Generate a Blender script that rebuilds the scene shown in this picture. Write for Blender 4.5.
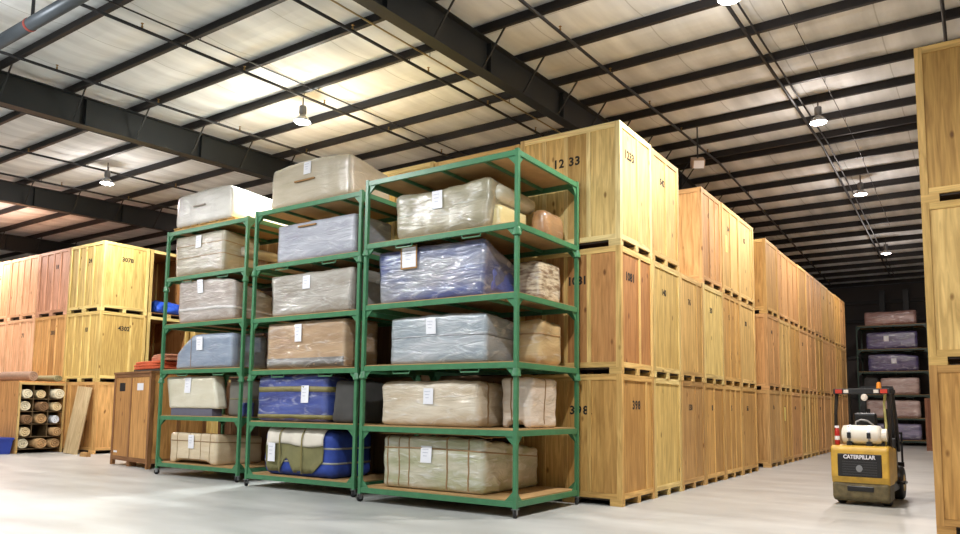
import bpy, math, random
from mathutils import Vector, Matrix, noise

scene = bpy.context.scene
for o in list(bpy.data.objects):
    bpy.data.objects.remove(o)
COL = scene.collection
PI = math.pi
random.seed(7)

# ------------------------------------------------------------------ camera
F_PX, PY = 737.03, 335.0                      # focal length and principal row for a 960 x 534 frame
YAW, PITCH, ROLL = math.radians(34.067), math.radians(5.580), math.radians(0.657)
CAM = Vector((4.948, -11.562, 1.615))
def cam_axes():
    cy, sy = math.cos(YAW), math.sin(YAW)
    r, f, u = Vector((cy, sy, 0)), Vector((-sy, cy, 0)), Vector((0, 0, 1))
    f2 = f*math.cos(PITCH) + u*math.sin(PITCH)
    u2 = u*math.cos(PITCH) - f*math.sin(PITCH)
    r3 = r*math.cos(ROLL) + u2*math.sin(ROLL)
    u3 = u2*math.cos(ROLL) - r*math.sin(ROLL)
    return r3, u3, f2
cam_data = bpy.data.cameras.new('camera')
cam = bpy.data.objects.new('camera', cam_data)
COL.objects.link(cam)
_r, _u, _f = cam_axes()
M = Matrix((_r, _u, -_f)).transposed().to_4x4()
M.translation = CAM
cam.matrix_world = M
cam_data.sensor_width = 36.0
cam_data.lens = F_PX*36.0/960.0
cam_data.shift_y = (PY - 267.0)/960.0
cam_data.clip_end = 200
scene.camera = cam

# ------------------------------------------------------------------ world and exposure
world = bpy.data.worlds.new('world')
scene.world = world
world.use_nodes = True
bg = world.node_tree.nodes['Background']
bg.inputs[0].default_value = (0.5, 0.5, 0.55, 1)
bg.inputs[1].default_value = 0.02
vs = scene.view_settings
vs.view_transform = 'Standard'
vs.look = 'None'
vs.gamma = 1.0
vs.use_curve_mapping = False
vs.exposure = 0.26

LAMP_POWER = 1350.0      # downward cone of each lamp
UPLIGHT = 0.07           # share that leaks up through the prismatic dome
WHITE = (0.96, 0.985, 1.0)
PINK = (1.0, 0.90, 0.85)
ROSE = (1.0, 0.80, 0.73)
# high bay lamps: x, y, colour, power factor, label
LAMPS = [
    (-8.0, 0.0, (0.93, 1.0, 0.99), 1.5, 'high bay lamp glowing above the top of the middle green rack'),
    (-16.8, 0.2, (1.0, 0.93, 0.88), 1.1, 'high bay lamp with greenish glow above the yellow crate block'),
    (1.88, 0.1, (1.0, 0.95, 0.91), 1.2, 'high bay lamp hanging above the corner of the aisle crates'),
    (2.02, 7.3, PINK, 0.9, 'high bay lamp over the aisle, second from the corner crates'),
    (2.09, 14.4, PINK, 0.8, 'high bay lamp over the aisle, third from the corner crates'),
    (2.0, 23.0, PINK, 0.45, 'high bay lamp over the aisle closest to the far rack'),
    (-8.0, -7.4, WHITE, 1.3, 'high bay lamp over the open floor in front of the green racks'),
    (1.8, -7.4, WHITE, 1.3, 'high bay lamp over the open floor in front of the corner crates'),
    (-16.8, -7.4, WHITE, 1.0, 'high bay lamp over the open floor in front of the brown cabinet'),
    (-25.6, 0.2, ROSE, 1.4, 'high bay lamp above the reddish crates at the far left row'),
    (-25.6, -7.4, ROSE, 1.0, 'high bay lamp over the floor by the left wall'),
    (-3.0, -15.0, WHITE, 1.0, 'high bay lamp over the floor by the entrance wall'),
    (-16.8, 9.0, ROSE, 1.2, 'high bay lamp behind the yellow crate block'),
]

# ------------------------------------------------------------------ colour helpers and materials
def lin(c):
    return tuple(((v/255.0)/12.92 if v/255.0 <= 0.04045 else ((v/255.0+0.055)/1.055)**2.4) for v in c) + (1.0,)
MATS = {}
def new_mat(name):
    m = bpy.data.materials.new(name)
    m.use_nodes = True
    nt = m.node_tree
    return m, nt, nt.nodes['Principled BSDF']
def simple(name, rgb, rough=0.6, metal=0.0, var=0.08, scale=6.0, bump=0.0, coat=0.0):
    if name in MATS: return MATS[name]
    m, nt, b = new_mat(name)
    tc = nt.nodes.new('ShaderNodeTexCoord')
    n = nt.nodes.new('ShaderNodeTexNoise'); n.inputs['Scale'].default_value = scale; n.inputs['Detail'].default_value = 4
    nt.links.new(tc.outputs['Object'], n.inputs['Vector'])
    mx = nt.nodes.new('ShaderNodeMix'); mx.data_type = 'RGBA'
    c = lin(rgb)
    mx.inputs[6].default_value = tuple(max(0, v*(1-var*2)) for v in c[:3]) + (1,)
    mx.inputs[7].default_value = tuple(min(1, v*(1+var*2)) for v in c[:3]) + (1,)
    nt.links.new(n.outputs['Fac'], mx.inputs[0])
    nt.links.new(mx.outputs[2], b.inputs['Base Color'])
    b.inputs['Roughness'].default_value = rough
    b.inputs['Metallic'].default_value = metal
    b.inputs['Coat Weight'].default_value = coat
    if bump:
        bp = nt.nodes.new('ShaderNodeBump'); bp.inputs['Strength'].default_value = bump; bp.inputs['Distance'].default_value = 0.01
        nt.links.new(n.outputs['Fac'], bp.inputs['Height']); nt.links.new(bp.outputs['Normal'], b.inputs['Normal'])
    MATS[name] = m
    return m

def wood(name, axis):
    """Object colour times grain stretched along one axis, with knots; differs from piece to piece."""
    m, nt, b = new_mat(name)
    L = nt.links.new
    tc = nt.nodes.new('ShaderNodeTexCoord'); oi = nt.nodes.new('ShaderNodeObjectInfo')
    off = nt.nodes.new('ShaderNodeVectorMath'); off.operation = 'SCALE'; off.inputs[0].default_value = (31, 17, 53)
    L(oi.outputs['Random'], off.inputs['Scale'])
    add = nt.nodes.new('ShaderNodeVectorMath'); add.operation = 'ADD'
    L(tc.outputs['Object'], add.inputs[0]); L(off.outputs[0], add.inputs[1])
    sc = nt.nodes.new('ShaderNodeVectorMath'); sc.operation = 'MULTIPLY'
    s = [9.0, 9.0, 9.0]; s[axis] = 0.7
    sc.inputs[1].default_value = s
    L(add.outputs[0], sc.inputs[0])
    n1 = nt.nodes.new('ShaderNodeTexNoise'); n1.inputs['Scale'].default_value = 1.6; n1.inputs['Detail'].default_value = 6; n1.inputs['Distortion'].default_value = 1.2
    L(sc.outputs[0], n1.inputs['Vector'])
    ramp = nt.nodes.new('ShaderNodeMapRange'); ramp.inputs[1].default_value = 0.3; ramp.inputs[2].default_value = 0.7
    ramp.inputs[3].default_value = 0.66; ramp.inputs[4].default_value = 1.15
    L(n1.outputs['Fac'], ramp.inputs[0])
    # knots
    ks = nt.nodes.new('ShaderNodeVectorMath'); ks.operation = 'MULTIPLY'
    k = [3.4, 3.4, 3.4]; k[axis] = 1.7; ks.inputs[1].default_value = k
    L(add.outputs[0], ks.inputs[0])
    vo = nt.nodes.new('ShaderNodeTexVoronoi'); vo.inputs['Scale'].default_value = 1.0
    L(ks.outputs[0], vo.inputs['Vector'])
    kr = nt.nodes.new('ShaderNodeMapRange'); kr.inputs[1].default_value = 0.05; kr.inputs[2].default_value = 0.12
    kr.inputs[3].default_value = 0.38; kr.inputs[4].default_value = 1.0
    L(vo.outputs['Distance'], kr.inputs[0])
    rv = nt.nodes.new('ShaderNodeMapRange'); rv.inputs[3].default_value = 0.80; rv.inputs[4].default_value = 1.14
    L(oi.outputs['Random'], rv.inputs[0])
    m1 = nt.nodes.new('ShaderNodeMath'); m1.operation = 'MULTIPLY'; L(ramp.outputs[0], m1.inputs[0]); L(kr.outputs[0], m1.inputs[1])
    m2 = nt.nodes.new('ShaderNodeMath'); m2.operation = 'MULTIPLY'; L(m1.outputs[0], m2.inputs[0]); L(rv.outputs[0], m2.inputs[1])
    # darker grain is also redder
    g = nt.nodes.new('ShaderNodeMath'); g.operation = 'POWER'; L(m2.outputs[0], g.inputs[0]); g.inputs[1].default_value = 1.25
    bb = nt.nodes.new('ShaderNodeMath'); bb.operation = 'POWER'; L(m2.outputs[0], bb.inputs[0]); bb.inputs[1].default_value = 1.6
    cb = nt.nodes.new('ShaderNodeCombineColor')
    L(m2.outputs[0], cb.inputs[0]); L(g.outputs[0], cb.inputs[1]); L(bb.outputs[0], cb.inputs[2])
    mx = nt.nodes.new('ShaderNodeMix'); mx.data_type = 'RGBA'; mx.blend_type = 'MULTIPLY'; mx.inputs[0].default_value = 1.0
    L(oi.outputs['Color'], mx.inputs[6]); L(cb.outputs[0], mx.inputs[7])
    L(mx.outputs[2], b.inputs['Base Color'])
    b.inputs['Roughness'].default_value = 0.62
    MATS[name] = m
    return m
WV = wood('wood_grain_upright', 2)
WX = wood('wood_grain_x', 0)
WY = wood('wood_grain_y', 1)

def wrap_mat(name, rgb, rgb2=None, rough=0.32, coat=1.0, scale=1.6, film=0.14):
    """Padded cover seen through clear stretch film: cover colour under a wrinkled glossy coat."""
    if name in MATS: return MATS[name]
    m, nt, b = new_mat(name)
    L = nt.links.new
    tc = nt.nodes.new('ShaderNodeTexCoord')
    n0 = nt.nodes.new('ShaderNodeTexNoise'); n0.inputs['Scale'].default_value = scale; n0.inputs['Detail'].default_value = 3
    mp0 = nt.nodes.new('ShaderNodeMapping'); mp0.inputs['Scale'].default_value = (0.7, 0.7, 2.6)
    L(tc.outputs['Object'], mp0.inputs[0]); L(mp0.outputs[0], n0.inputs['Vector'])
    cr = nt.nodes.new('ShaderNodeMapRange'); cr.inputs[1].default_value = 0.38; cr.inputs[2].default_value = 0.62
    L(n0.outputs['Fac'], cr.inputs[0])
    mx = nt.nodes.new('ShaderNodeMix'); mx.data_type = 'RGBA'
    c = lin(rgb); c2 = lin(rgb2) if rgb2 else tuple(v*0.78 for v in c[:3]) + (1,)
    mx.inputs[6].default_value = c; mx.inputs[7].default_value = c2
    L(cr.outputs[0], mx.inputs[0])
    # film creases: long streaks of glint painted into the cover colour, over bumps that catch light
    mp = nt.nodes.new('ShaderNodeMapping'); mp.inputs['Rotation'].default_value = (0.0, 0.5, 0.3); mp.inputs['Scale'].default_value = (1.1, 1.4, 4.5)
    L(tc.outputs['Object'], mp.inputs[0])
    n1 = nt.nodes.new('ShaderNodeTexNoise'); n1.inputs['Scale'].default_value = 1.7; n1.inputs['Detail'].default_value = 5; n1.inputs['Distortion'].default_value = 1.5
    L(mp.outputs[0], n1.inputs['Vector'])
    st = nt.nodes.new('ShaderNodeMapRange'); st.inputs[1].default_value = 0.54; st.inputs[2].default_value = 0.82
    st.inputs[4].default_value = film*1.5
    L(n1.outputs['Fac'], st.inputs[0])
    mw = nt.nodes.new('ShaderNodeMix'); mw.data_type = 'RGBA'; mw.inputs[7].default_value = (0.8, 0.8, 0.8, 1)
    L(st.outputs[0], mw.inputs[0]); L(mx.outputs[2], mw.inputs[6])
    L(mw.outputs[2], b.inputs['Base Color'])
    bp = nt.nodes.new('ShaderNodeBump'); bp.inputs['Strength'].default_value = 0.45 + 0.7*film; bp.inputs['Distance'].default_value = 0.018 + 0.012*film
    L(n1.outputs['Fac'], bp.inputs['Height'])
    L(bp.outputs['Normal'], b.inputs['Normal'])
    bc = nt.nodes.new('ShaderNodeBump'); bc.inputs['Strength'].default_value = 0.8; bc.inputs['Distance'].default_value = 0.03 + 0.05*film
    L(n1.outputs['Fac'], bc.inputs['Height']); L(bc.outputs['Normal'], b.inputs['Coat Normal'])
    b.inputs['Coat IOR'].default_value = 1.7
    b.inputs['Roughness'].default_value = rough
    b.inputs['Coat Weight'].default_value = coat
    b.inputs['Coat Roughness'].default_value = 0.07
    MATS[name] = m
    return m

def emis(name, rgb, strength):
    m, nt, b = new_mat(name)
    b.inputs['Emission Color'].default_value = rgb + (1,)
    b.inputs['Emission Strength'].default_value = strength
    b.inputs['Base Color'].default_value = (0.9, 0.9, 0.9, 1)
    MATS[name] = m
    return m

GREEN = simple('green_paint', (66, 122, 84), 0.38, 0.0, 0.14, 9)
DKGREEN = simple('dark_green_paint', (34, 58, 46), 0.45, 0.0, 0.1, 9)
DECK = simple('shelf_plywood', (176, 140, 92), 0.7, 0, 0.12, 5)
RAFT = simple('rafter_paint', (30, 33, 33), 0.5, 0.0, 0.12, 2)
PURL = simple('purlin_primer', (25, 20, 20), 0.55, 0.0, 0.12, 3)
PIPE = simple('black_pipe', (40, 40, 42), 0.45, 0.2, 0.1, 5)
GREYPIPE = simple('grey_pipe', (78, 84, 90), 0.45, 0.3, 0.1, 4)
BRASS = simple('brass', (150, 120, 70), 0.4, 0.7)
YCOND = simple('tan_conduit', (160, 142, 96), 0.5, 0.1)
STEEL = simple('bare_steel', (150, 152, 155), 0.35, 0.8)
RUBBER = simple('black_rubber', (26, 26, 27), 0.6, 0, 0.1, 12)
BLACK = simple('black_paint', (24, 24, 26), 0.42, 0, 0.12, 8)
INK = simple('stencil_ink', (36, 32, 28), 0.8, 0, 0.15, 30)
PAPER = simple('paper', (232, 232, 238), 0.6, 0, 0.02, 20)
PRINT = simple('paper_print', (190, 192, 204), 0.7, 0, 0.1, 50)
CARD = simple('cardboard', (150, 112, 66), 0.8, 0, 0.08, 12)
TAPE = simple('tan_tape', (150, 118, 78), 0.45, 0, 0.08, 10, 0, 0.3)
OLIVETAPE = simple('olive_strap', (128, 118, 70), 0.5, 0, 0.1, 10)

# ------------------------------------------------------------------ mesh helpers
class MB:
    def __init__(s): s.v = []; s.f = []; s.sm = False
    def box(s, x0, x1, y0, y1, z0, z1):
        n = len(s.v)
        s.v += [(x0,y0,z0),(x1,y0,z0),(x1,y1,z0),(x0,y1,z0),(x0,y0,z1),(x1,y0,z1),(x1,y1,z1),(x0,y1,z1)]
        s.f += [tuple(n+i for i in q) for q in ((0,3,2,1),(4,5,6,7),(0,1,5,4),(1,2,6,5),(2,3,7,6),(3,0,4,7))]
        return s
    def tube(s, p0, p1, r, n=10, r1=None, caps=True):
        p0, p1 = Vector(p0), Vector(p1); r1 = r if r1 is None else r1
        d = (p1-p0).normalized()
        a = d.orthogonal().normalized(); b = d.cross(a)
        k = len(s.v)
        for p, rr in ((p0, r), (p1, r1)):
            for i in range(n):
                t = 2*PI*i/n
                s.v.append(tuple(p + a*(rr*math.cos(t)) + b*(rr*math.sin(t))))
        for i in range(n):
            j = (i+1) % n
            s.f.append((k+i, k+j, k+n+j, k+n+i))
        if caps:
            s.f.append(tuple(k+i for i in reversed(range(n)))); s.f.append(tuple(k+n+i for i in range(n)))
        return s
    def path(s, pts, r, n=8):
        pts = [Vector(p) for p in pts]
        k = len(s.v)
        prev = None
        for i, p in enumerate(pts):
            d = (pts[min(i+1, len(pts)-1)] - pts[max(i-1, 0)]).normalized()
            if prev is None: a = d.orthogonal().normalized()
            else: a = (prev - d*prev.dot(d)).normalized()
            prev = a; b = d.cross(a)
            for q in range(n):
                t = 2*PI*q/n
                s.v.append(tuple(p + a*(r*math.cos(t)) + b*(r*math.sin(t))))
        for i in range(len(pts)-1):
            for q in range(n):
                j = (q+1) % n
                s.f.append((k+i*n+q, k+i*n+j, k+(i+1)*n+j, k+(i+1)*n+q))
        s.f.append(tuple(k+q for q in reversed(range(n)))); e = k+(len(pts)-1)*n
        s.f.append(tuple(e+q for q in range(n)))
        return s
    def lathe(s, prof, n=24, c=(0,0,0), axis='z'):
        k = len(s.v); m = len(prof)
        for (r, z) in prof:
            for i in range(n):
                t = 2*PI*i/n; x, y = r*math.cos(t), r*math.sin(t)
                p = {'z': (x, y, z), 'x': (z, x, y), 'y': (y, z, x)}[axis]
                s.v.append((p[0]+c[0], p[1]+c[1], p[2]+c[2]))
        for j in range(m-1):
            for i in range(n):
                q = (i+1) % n
                s.f.append((k+j*n+i, k+j*n+q, k+(j+1)*n+q, k+(j+1)*n+i))
        s.f.append(tuple(k+i for i in reversed(range(n)))); s.f.append(tuple(k+(m-1)*n+i for i in range(n)))
        return s
    def prism(s, poly, axis, a0, a1):
        """poly in the two other axes (ordered), extruded a0..a1 along axis (0, 1 or 2)"""
        n = len(poly); k = len(s.v)
        for a in (a0, a1):
            for (p, q) in poly:
                v = [p, q]; v.insert(axis, a); s.v.append(tuple(v))
        for i in range(n):
            j = (i+1) % n
            s.f.append((k+i, k+j, k+n+j, k+n+i))
        s.f.append(tuple(k+i for i in reversed(range(n)))); s.f.append(tuple(k+n+i for i in range(n)))
        return s
    def mesh(s, name, mat, smooth=False):
        me = bpy.data.meshes.new(name)
        me.from_pydata(s.v, [], s.f)
        import bmesh
        bm = bmesh.new(); bm.from_mesh(me); bmesh.ops.recalc_face_normals(bm, faces=bm.faces); bm.to_mesh(me); bm.free()
        if mat: me.materials.append(mat)
        if smooth:
            for p in me.polygons: p.use_smooth = True
        me.update()
        return me
def obj(name, me, parent=None, loc=(0,0,0), rot=(0,0,0), color=None):
    o = bpy.data.objects.new(name, me)
    COL.objects.link(o)
    if parent is not None: o.parent = parent
    o.location = loc; o.rotation_euler = rot
    if color: o.color = color
    return o
def thing(name, label, cat, loc=(0,0,0), rz=0.0, group=None):
    o = bpy.data.objects.new(name, None); COL.objects.link(o)
    o.empty_display_size = 0.2
    o.location = loc; o.rotation_euler = (0, 0, rz)
    return tag(o, label, cat, group)
def tag(o, label, cat, group=None):
    o['label'] = label; o['category'] = cat
    if group: o['group'] = group
    return o
def struct(o):
    o['kind'] = 'structure'; return o
CACHE = {}
def cbox(dx, dy, dz, mat, name='board'):
    """shared box mesh: centred in x and y, from z = 0 up"""
    k = (round(dx, 4), round(dy, 4), round(dz, 4), mat.name)
    if k not in CACHE:
        CACHE[k] = MB().box(-dx/2, dx/2, -dy/2, dy/2, 0, dz).mesh(name, mat)
    return CACHE[k]
def text_mesh(s, size, mat, space=1.0, depth=0.0015):
    k = ('text', s, size, mat.name, space)
    if k not in CACHE:
        cu = bpy.data.curves.new('lettering', 'FONT'); cu.body = s; cu.size = size; cu.align_x = 'CENTER'; cu.align_y = 'CENTER'
        cu.extrude = depth; cu.space_character = space; cu.resolution_u = 2; cu.offset = size*0.03
        o = bpy.data.objects.new('lettering', cu); COL.objects.link(o)
        dg = bpy.context.evaluated_depsgraph_get(); dg.update()
        me = bpy.data.meshes.new_from_object(o.evaluated_get(dg))
        bpy.data.objects.remove(o)
        me.materials.clear(); me.materials.append(mat)
        CACHE[k] = me
    return CACHE[k]

# ------------------------------------------------------------------ the building
RIDGE_Y, RIDGE_Z, SLOPE = 10.6, 9.2, 0.0417
X0, X1, Y0, Y1 = -39.0, 12.5, -21.0, 33.0
def roof(y): return RIDGE_Z - SLOPE*abs(y - RIDGE_Y)       # underside of the purlins

def floor_mat():
    m, nt, b = new_mat('polished_concrete'); L = nt.links.new
    tc = nt.nodes.new('ShaderNodeTexCoord')
    n1 = nt.nodes.new('ShaderNodeTexNoise'); n1.inputs['Scale'].default_value = 0.35; n1.inputs['Detail'].default_value = 8; n1.inputs['Roughness'].default_value = 0.6
    mp = nt.nodes.new('ShaderNodeMapping'); mp.inputs['Scale'].default_value = (0.35, 1.4, 1); mp.inputs['Rotation'].default_value = (0, 0, 0.25)
    n2 = nt.nodes.new('ShaderNodeTexNoise'); n2.inputs['Scale'].default_value = 1.3; n2.inputs['Detail'].default_value = 6
    L(tc.outputs['Object'], n1.inputs['Vector']); L(tc.outputs['Object'], mp.inputs[0]); L(mp.outputs[0], n2.inputs['Vector'])
    ad = nt.nodes.new('ShaderNodeMath'); ad.operation = 'ADD'; L(n1.outputs['Fac'], ad.inputs[0]); L(n2.outputs['Fac'], ad.inputs[1])
    cr = nt.nodes.new('ShaderNodeValToRGB')
    cr.color_ramp.elements[0].position = 0.36; cr.color_ramp.elements[0].color = lin((160, 161, 158))
    cr.color_ramp.elements[1].position = 0.66; cr.color_ramp.elements[1].color = lin((194, 195, 191))
    hf = nt.nodes.new('ShaderNodeMath'); hf.operation = 'MULTIPLY'; hf.inputs[1].default_value = 0.5; L(ad.outputs[0], hf.inputs[0])
    L(hf.outputs[0], cr.inputs[0]); L(cr.outputs[0], b.inputs['Base Color'])
    rr = nt.nodes.new('ShaderNodeMapRange'); rr.inputs[3].default_value = 0.28; rr.inputs[4].default_value = 0.5
    L(n2.outputs['Fac'], rr.inputs[0]); L(rr.outputs[0], b.inputs['Roughness'])
    bp = nt.nodes.new('ShaderNodeBump'); bp.inputs['Strength'].default_value = 0.06; L(n2.outputs['Fac'], bp.inputs['Height']); L(bp.outputs[0], b.inputs['Normal'])
    return m
floor = struct(obj('floor', MB().box(X0, X1, Y0, Y1, -0.2, 0).mesh('floor', floor_mat())))
floor['label'] = 'pale polished concrete warehouse floor'

# ceiling: white vinyl-faced insulation, sagging a little between the purlins
PURLINS = [10.34 - 1.524*k for k in range(21)] + [10.9 + 1.524*k for k in range(15)]
PURLINS = sorted(y for y in PURLINS if Y0 < y < Y1)
def ceil_mat():
    m, nt, b = new_mat('insulation_facing'); L = nt.links.new
    tc = nt.nodes.new('ShaderNodeTexCoord')
    mp = nt.nodes.new('ShaderNodeMapping'); mp.inputs['Scale'].default_value = (1.1, 0.12, 1)
    n = nt.nodes.new('ShaderNodeTexNoise'); n.inputs['Scale'].default_value = 2.0; n.inputs['Detail'].default_value = 5
    L(tc.outputs['Object'], mp.inputs[0]); L(mp.outputs[0], n.inputs['Vector'])
    cr = nt.nodes.new('ShaderNodeValToRGB')
    cr.color_ramp.elements[0].position = 0.3; cr.color_ramp.elements[0].color = lin((200, 203, 203))
    cr.color_ramp.elements[1].position = 0.7; cr.color_ramp.elements[1].color = lin((238, 241, 241))
    L(n.outputs['Fac'], cr.inputs[0])
    br = nt.nodes.new('ShaderNodeTexBrick'); br.inputs['Scale'].default_value = 1.0; br.offset = 0.0
    br.inputs['Brick Width'].default_value = 1.83; br.inputs['Row Height'].default_value = 200.0; br.inputs['Mortar Size'].default_value = 0.012
    br.inputs['Color1'].default_value = (1, 1, 1, 1); br.inputs['Color2'].default_value = (1, 1, 1, 1); br.inputs['Mortar'].default_value = (0.72, 0.72, 0.70, 1)
    L(tc.outputs['Object'], br.inputs['Vector'])
    mx = nt.nodes.new('ShaderNodeMix'); mx.data_type = 'RGBA'; mx.blend_type = 'MULTIPLY'; mx.inputs[0].default_value = 1
    L(cr.outputs[0], mx.inputs[6]); L(br.outputs['Color'], mx.inputs[7]); L(mx.outputs[2], b.inputs['Base Color'])
    bp = nt.nodes.new('ShaderNodeBump'); bp.inputs['Strength'].default_value = 0.35; bp.inputs['Distance'].default_value = 0.05
    L(n.outputs['Fac'], bp.inputs['Height']); L(bp.outputs[0], b.inputs['Normal'])
    b.inputs['Roughness'].default_value = 0.85; b.inputs['Specular IOR Level'].default_value = 0.2
    return m
PUR_H = 0.215
mb = MB()
ys = [Y0] + PURLINS + [Y1]
rows = []
for a, c in zip(ys[:-1], ys[1:]):
    for t in (0, 0.15, 0.35, 0.5, 0.65, 0.85):
        y = a + (c-a)*t
        rows.append((y, roof(y) + PUR_H - 0.07*math.sin(PI*t)*min(1, (c-a)/1.5)))
rows.append((Y1, roof(Y1) + PUR_H))
for (y, z) in rows: mb.v += [(X0, y, z), (X1, y, z)]
for (y, z) in rows: mb.v += [(X0, y, z+0.25), (X1, y, z+0.25)]
n = len(rows)
for i in range(n-1):
    mb.f.append((2*i, 2*i+1, 2*i+3, 2*i+2)); k = 2*n
    mb.f.append((k+2*i, k+2*i+2, k+2*i+3, k+2*i+1))
mb.f += [(0, 2*n, 2*n+1, 1), (2*n-2, 2*n-1, 4*n-1, 4*n-2)]
mb.f.append(tuple(2*i for i in range(n)) + tuple(2*n+2*i for i in reversed(range(n))))
mb.f.append(tuple(2*i+1 for i in range(n)) + tuple(2*n+2*i+1 for i in reversed(range(n))))
ceiling = struct(obj('ceiling', mb.mesh('ceiling', ceil_mat())))
ceiling['label'] = 'white insulated metal roof on dark purlins and rafters'
# Z purlins
pm = MB()
pm.box(X0+.05, X1-.05, -0.004, 0.004, 0.0, PUR_H)
pm.box(X0+.05, X1-.05, -0.075, 0.0, 0.0, 0.008)
pm.box(X0+.05, X1-.05, -0.079, -0.072, 0.0, 0.03)
pm.box(X0+.05, X1-.05, 0.0, 0.075, PUR_H-0.008, PUR_H)
pm_me = pm.mesh('purlin', PURL)
for y in PURLINS:
    obj('purlin', pm_me, ceiling, (0, y, roof(y)+0.001))
# rafters: deep welded I beams, sloping up to the ridge
RAFTERS = [6.35, -2.77, -11.92, -20.9, -30.0]
def rafter(x):
    D = 0.68
    def half(ya, yb):
        mb = MB()
        za, zb = roof(ya), roof(yb)
        def slab(xa, xb, ta, tb):
            k = len(mb.v)
            mb.v += [(xa,ya,za+ta),(xb,ya,za+ta),(xb,yb,zb+ta),(xa,yb,zb+ta),(xa,ya,za+tb),(xb,ya,za+tb),(xb,yb,zb+tb),(xa,yb,zb+tb)]
            mb.f.extend(tuple(k+i for i in q) for q in ((0,3,2,1),(4,5,6,7),(0,1,5,4),(1,2,6,5),(2,3,7,6),(3,0,4,7)))
        slab(x-0.006, x+0.006, -D, 0); slab(x-0.13, x+0.13, -0.016, -0.001); slab(x-0.13, x+0.13, -D, -D+0.016)
        return mb
    m1 = half(Y0+.05, RIDGE_Y); m2 = half(RIDGE_Y, Y1-.05)
    k = len(m1.v); m1.v += m2.v; m1.f += [tuple(k+i for i in f) for f in m2.f]
    r = obj('rafter_beam', m1.mesh('rafter_beam', RAFT), ceiling)
    for y in PURLINS[1::2]:
        z = roof(y)
        obj('web_stiffener', cbox(0.22, 0.012, D-0.04, RAFT), r, (x, y+0.3, z-D+0.02))
    for y in PURLINS:
        z = roof(y)
        for sx in (-1, 1):
            obj('flange_brace', MB().tube((x+sx*0.12, y, z-D+0.03), (x+sx*0.62, y, z+0.03), 0.02, 4).mesh('flange_brace', RAFT), r)
    return r
for x in RAFTERS: rafter(x)

# walls
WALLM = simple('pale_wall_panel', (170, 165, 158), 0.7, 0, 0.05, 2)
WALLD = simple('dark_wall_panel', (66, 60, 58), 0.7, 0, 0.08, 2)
HZ = 8.0
def wall(name, x0, x1, y0, y1, h, mat):
    return struct(obj(name, MB().box(x0, x1, y0, y1, 0, h).mesh(name, mat)))
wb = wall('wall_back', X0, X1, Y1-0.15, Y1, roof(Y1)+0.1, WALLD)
wf = wall('wall_front', X0, X1, Y0, Y0+0.15, roof(Y0)+0.1, WALLM)
def gable(name, xa, xb, mat):
    z0, zr, z1 = roof(Y0)+.1, roof(RIDGE_Y)+.1, roof(Y1)+.1
    return struct(obj(name, MB().prism([(Y0,0),(Y1,0),(Y1,z1),(RIDGE_Y,zr),(Y0,z0)], 0, xa, xb).mesh(name, mat)))
gable('wall_left', X0, X0+0.15, WALLM); gable('wall_right', X1-0.15, X1, WALLM)
# girts and posts on the far wall, seen over the far rack
for z in (2.3, 4.4, 6.35, 7.35):
    obj('girt', cbox(X1-X0-1, 0.14, 0.2, PURL), wb, ((X0+X1)/2, Y1-0.22, z))
for x in (0.9, 2.0):
    obj('wall_post', cbox(0.26, 0.2, 8.0, BLACK), wb, (x, Y1-0.42, 0.0))

# ------------------------------------------------------------------ high bay lamps
LAMP_BODY = simple('lamp_housing', (140, 140, 142), 0.35, 0.6)
DOME = simple('lamp_dome', (205, 205, 205), 0.25, 0.5)
def lamp(x, y, col, k, label):
    z = roof(y) - 0.5
    t = thing('high_bay_lamp', label, 'lamp', (x, y, z), 0, 'high bay lamps under the roof')
    obj('hanger_rod', MB().tube((0,0,0.36), (0,0,0.70), 0.014, 8).mesh('hanger_rod', PIPE), t)
    obj('ballast_housing', MB().lathe([(0.02,0.40),(0.075,0.39),(0.085,0.37),(0.085,0.22),(0.07,0.19),(0.045,0.18)], 16).mesh('ballast_housing', LAMP_BODY, True), t)
    obj('dome', MB().lathe([(0.045,0.20),(0.06,0.17),(0.12,0.12),(0.17,0.06),(0.195,0.0),(0.19,0.0),(0.165,0.055),(0.115,0.112),(0.05,0.15)], 24).mesh('dome', DOME, True), t)
    em = emis('lamp_glow', tuple(col), 30.0*k)
    obj('lens', MB().lathe([(0.02,-0.035),(0.10,-0.028),(0.165,-0.01),(0.186,0.006),(0.16,0.02),(0.05,0.025)], 24).mesh('lens', em, True), t)
    ld = bpy.data.lights.new('lamp_light', 'SPOT'); ld.energy = LAMP_POWER*k; ld.color = col; ld.shadow_soft_size = 0.15
    ld.spot_size = math.radians(168); ld.spot_blend = 0.35
    lo = bpy.data.objects.new('lamp_light', ld); COL.objects.link(lo); lo.parent = t; lo.location = (0, 0, -0.06)
    lu = bpy.data.lights.new('lamp_spill', 'POINT'); lu.energy = LAMP_POWER*k*UPLIGHT; lu.color = col; lu.shadow_soft_size = 0.15
    lo = bpy.data.objects.new('lamp_spill', lu); COL.objects.link(lo); lo.parent = t; lo.location = (0, 0, -0.2)
for L_ in LAMPS: lamp(*L_)

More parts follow.
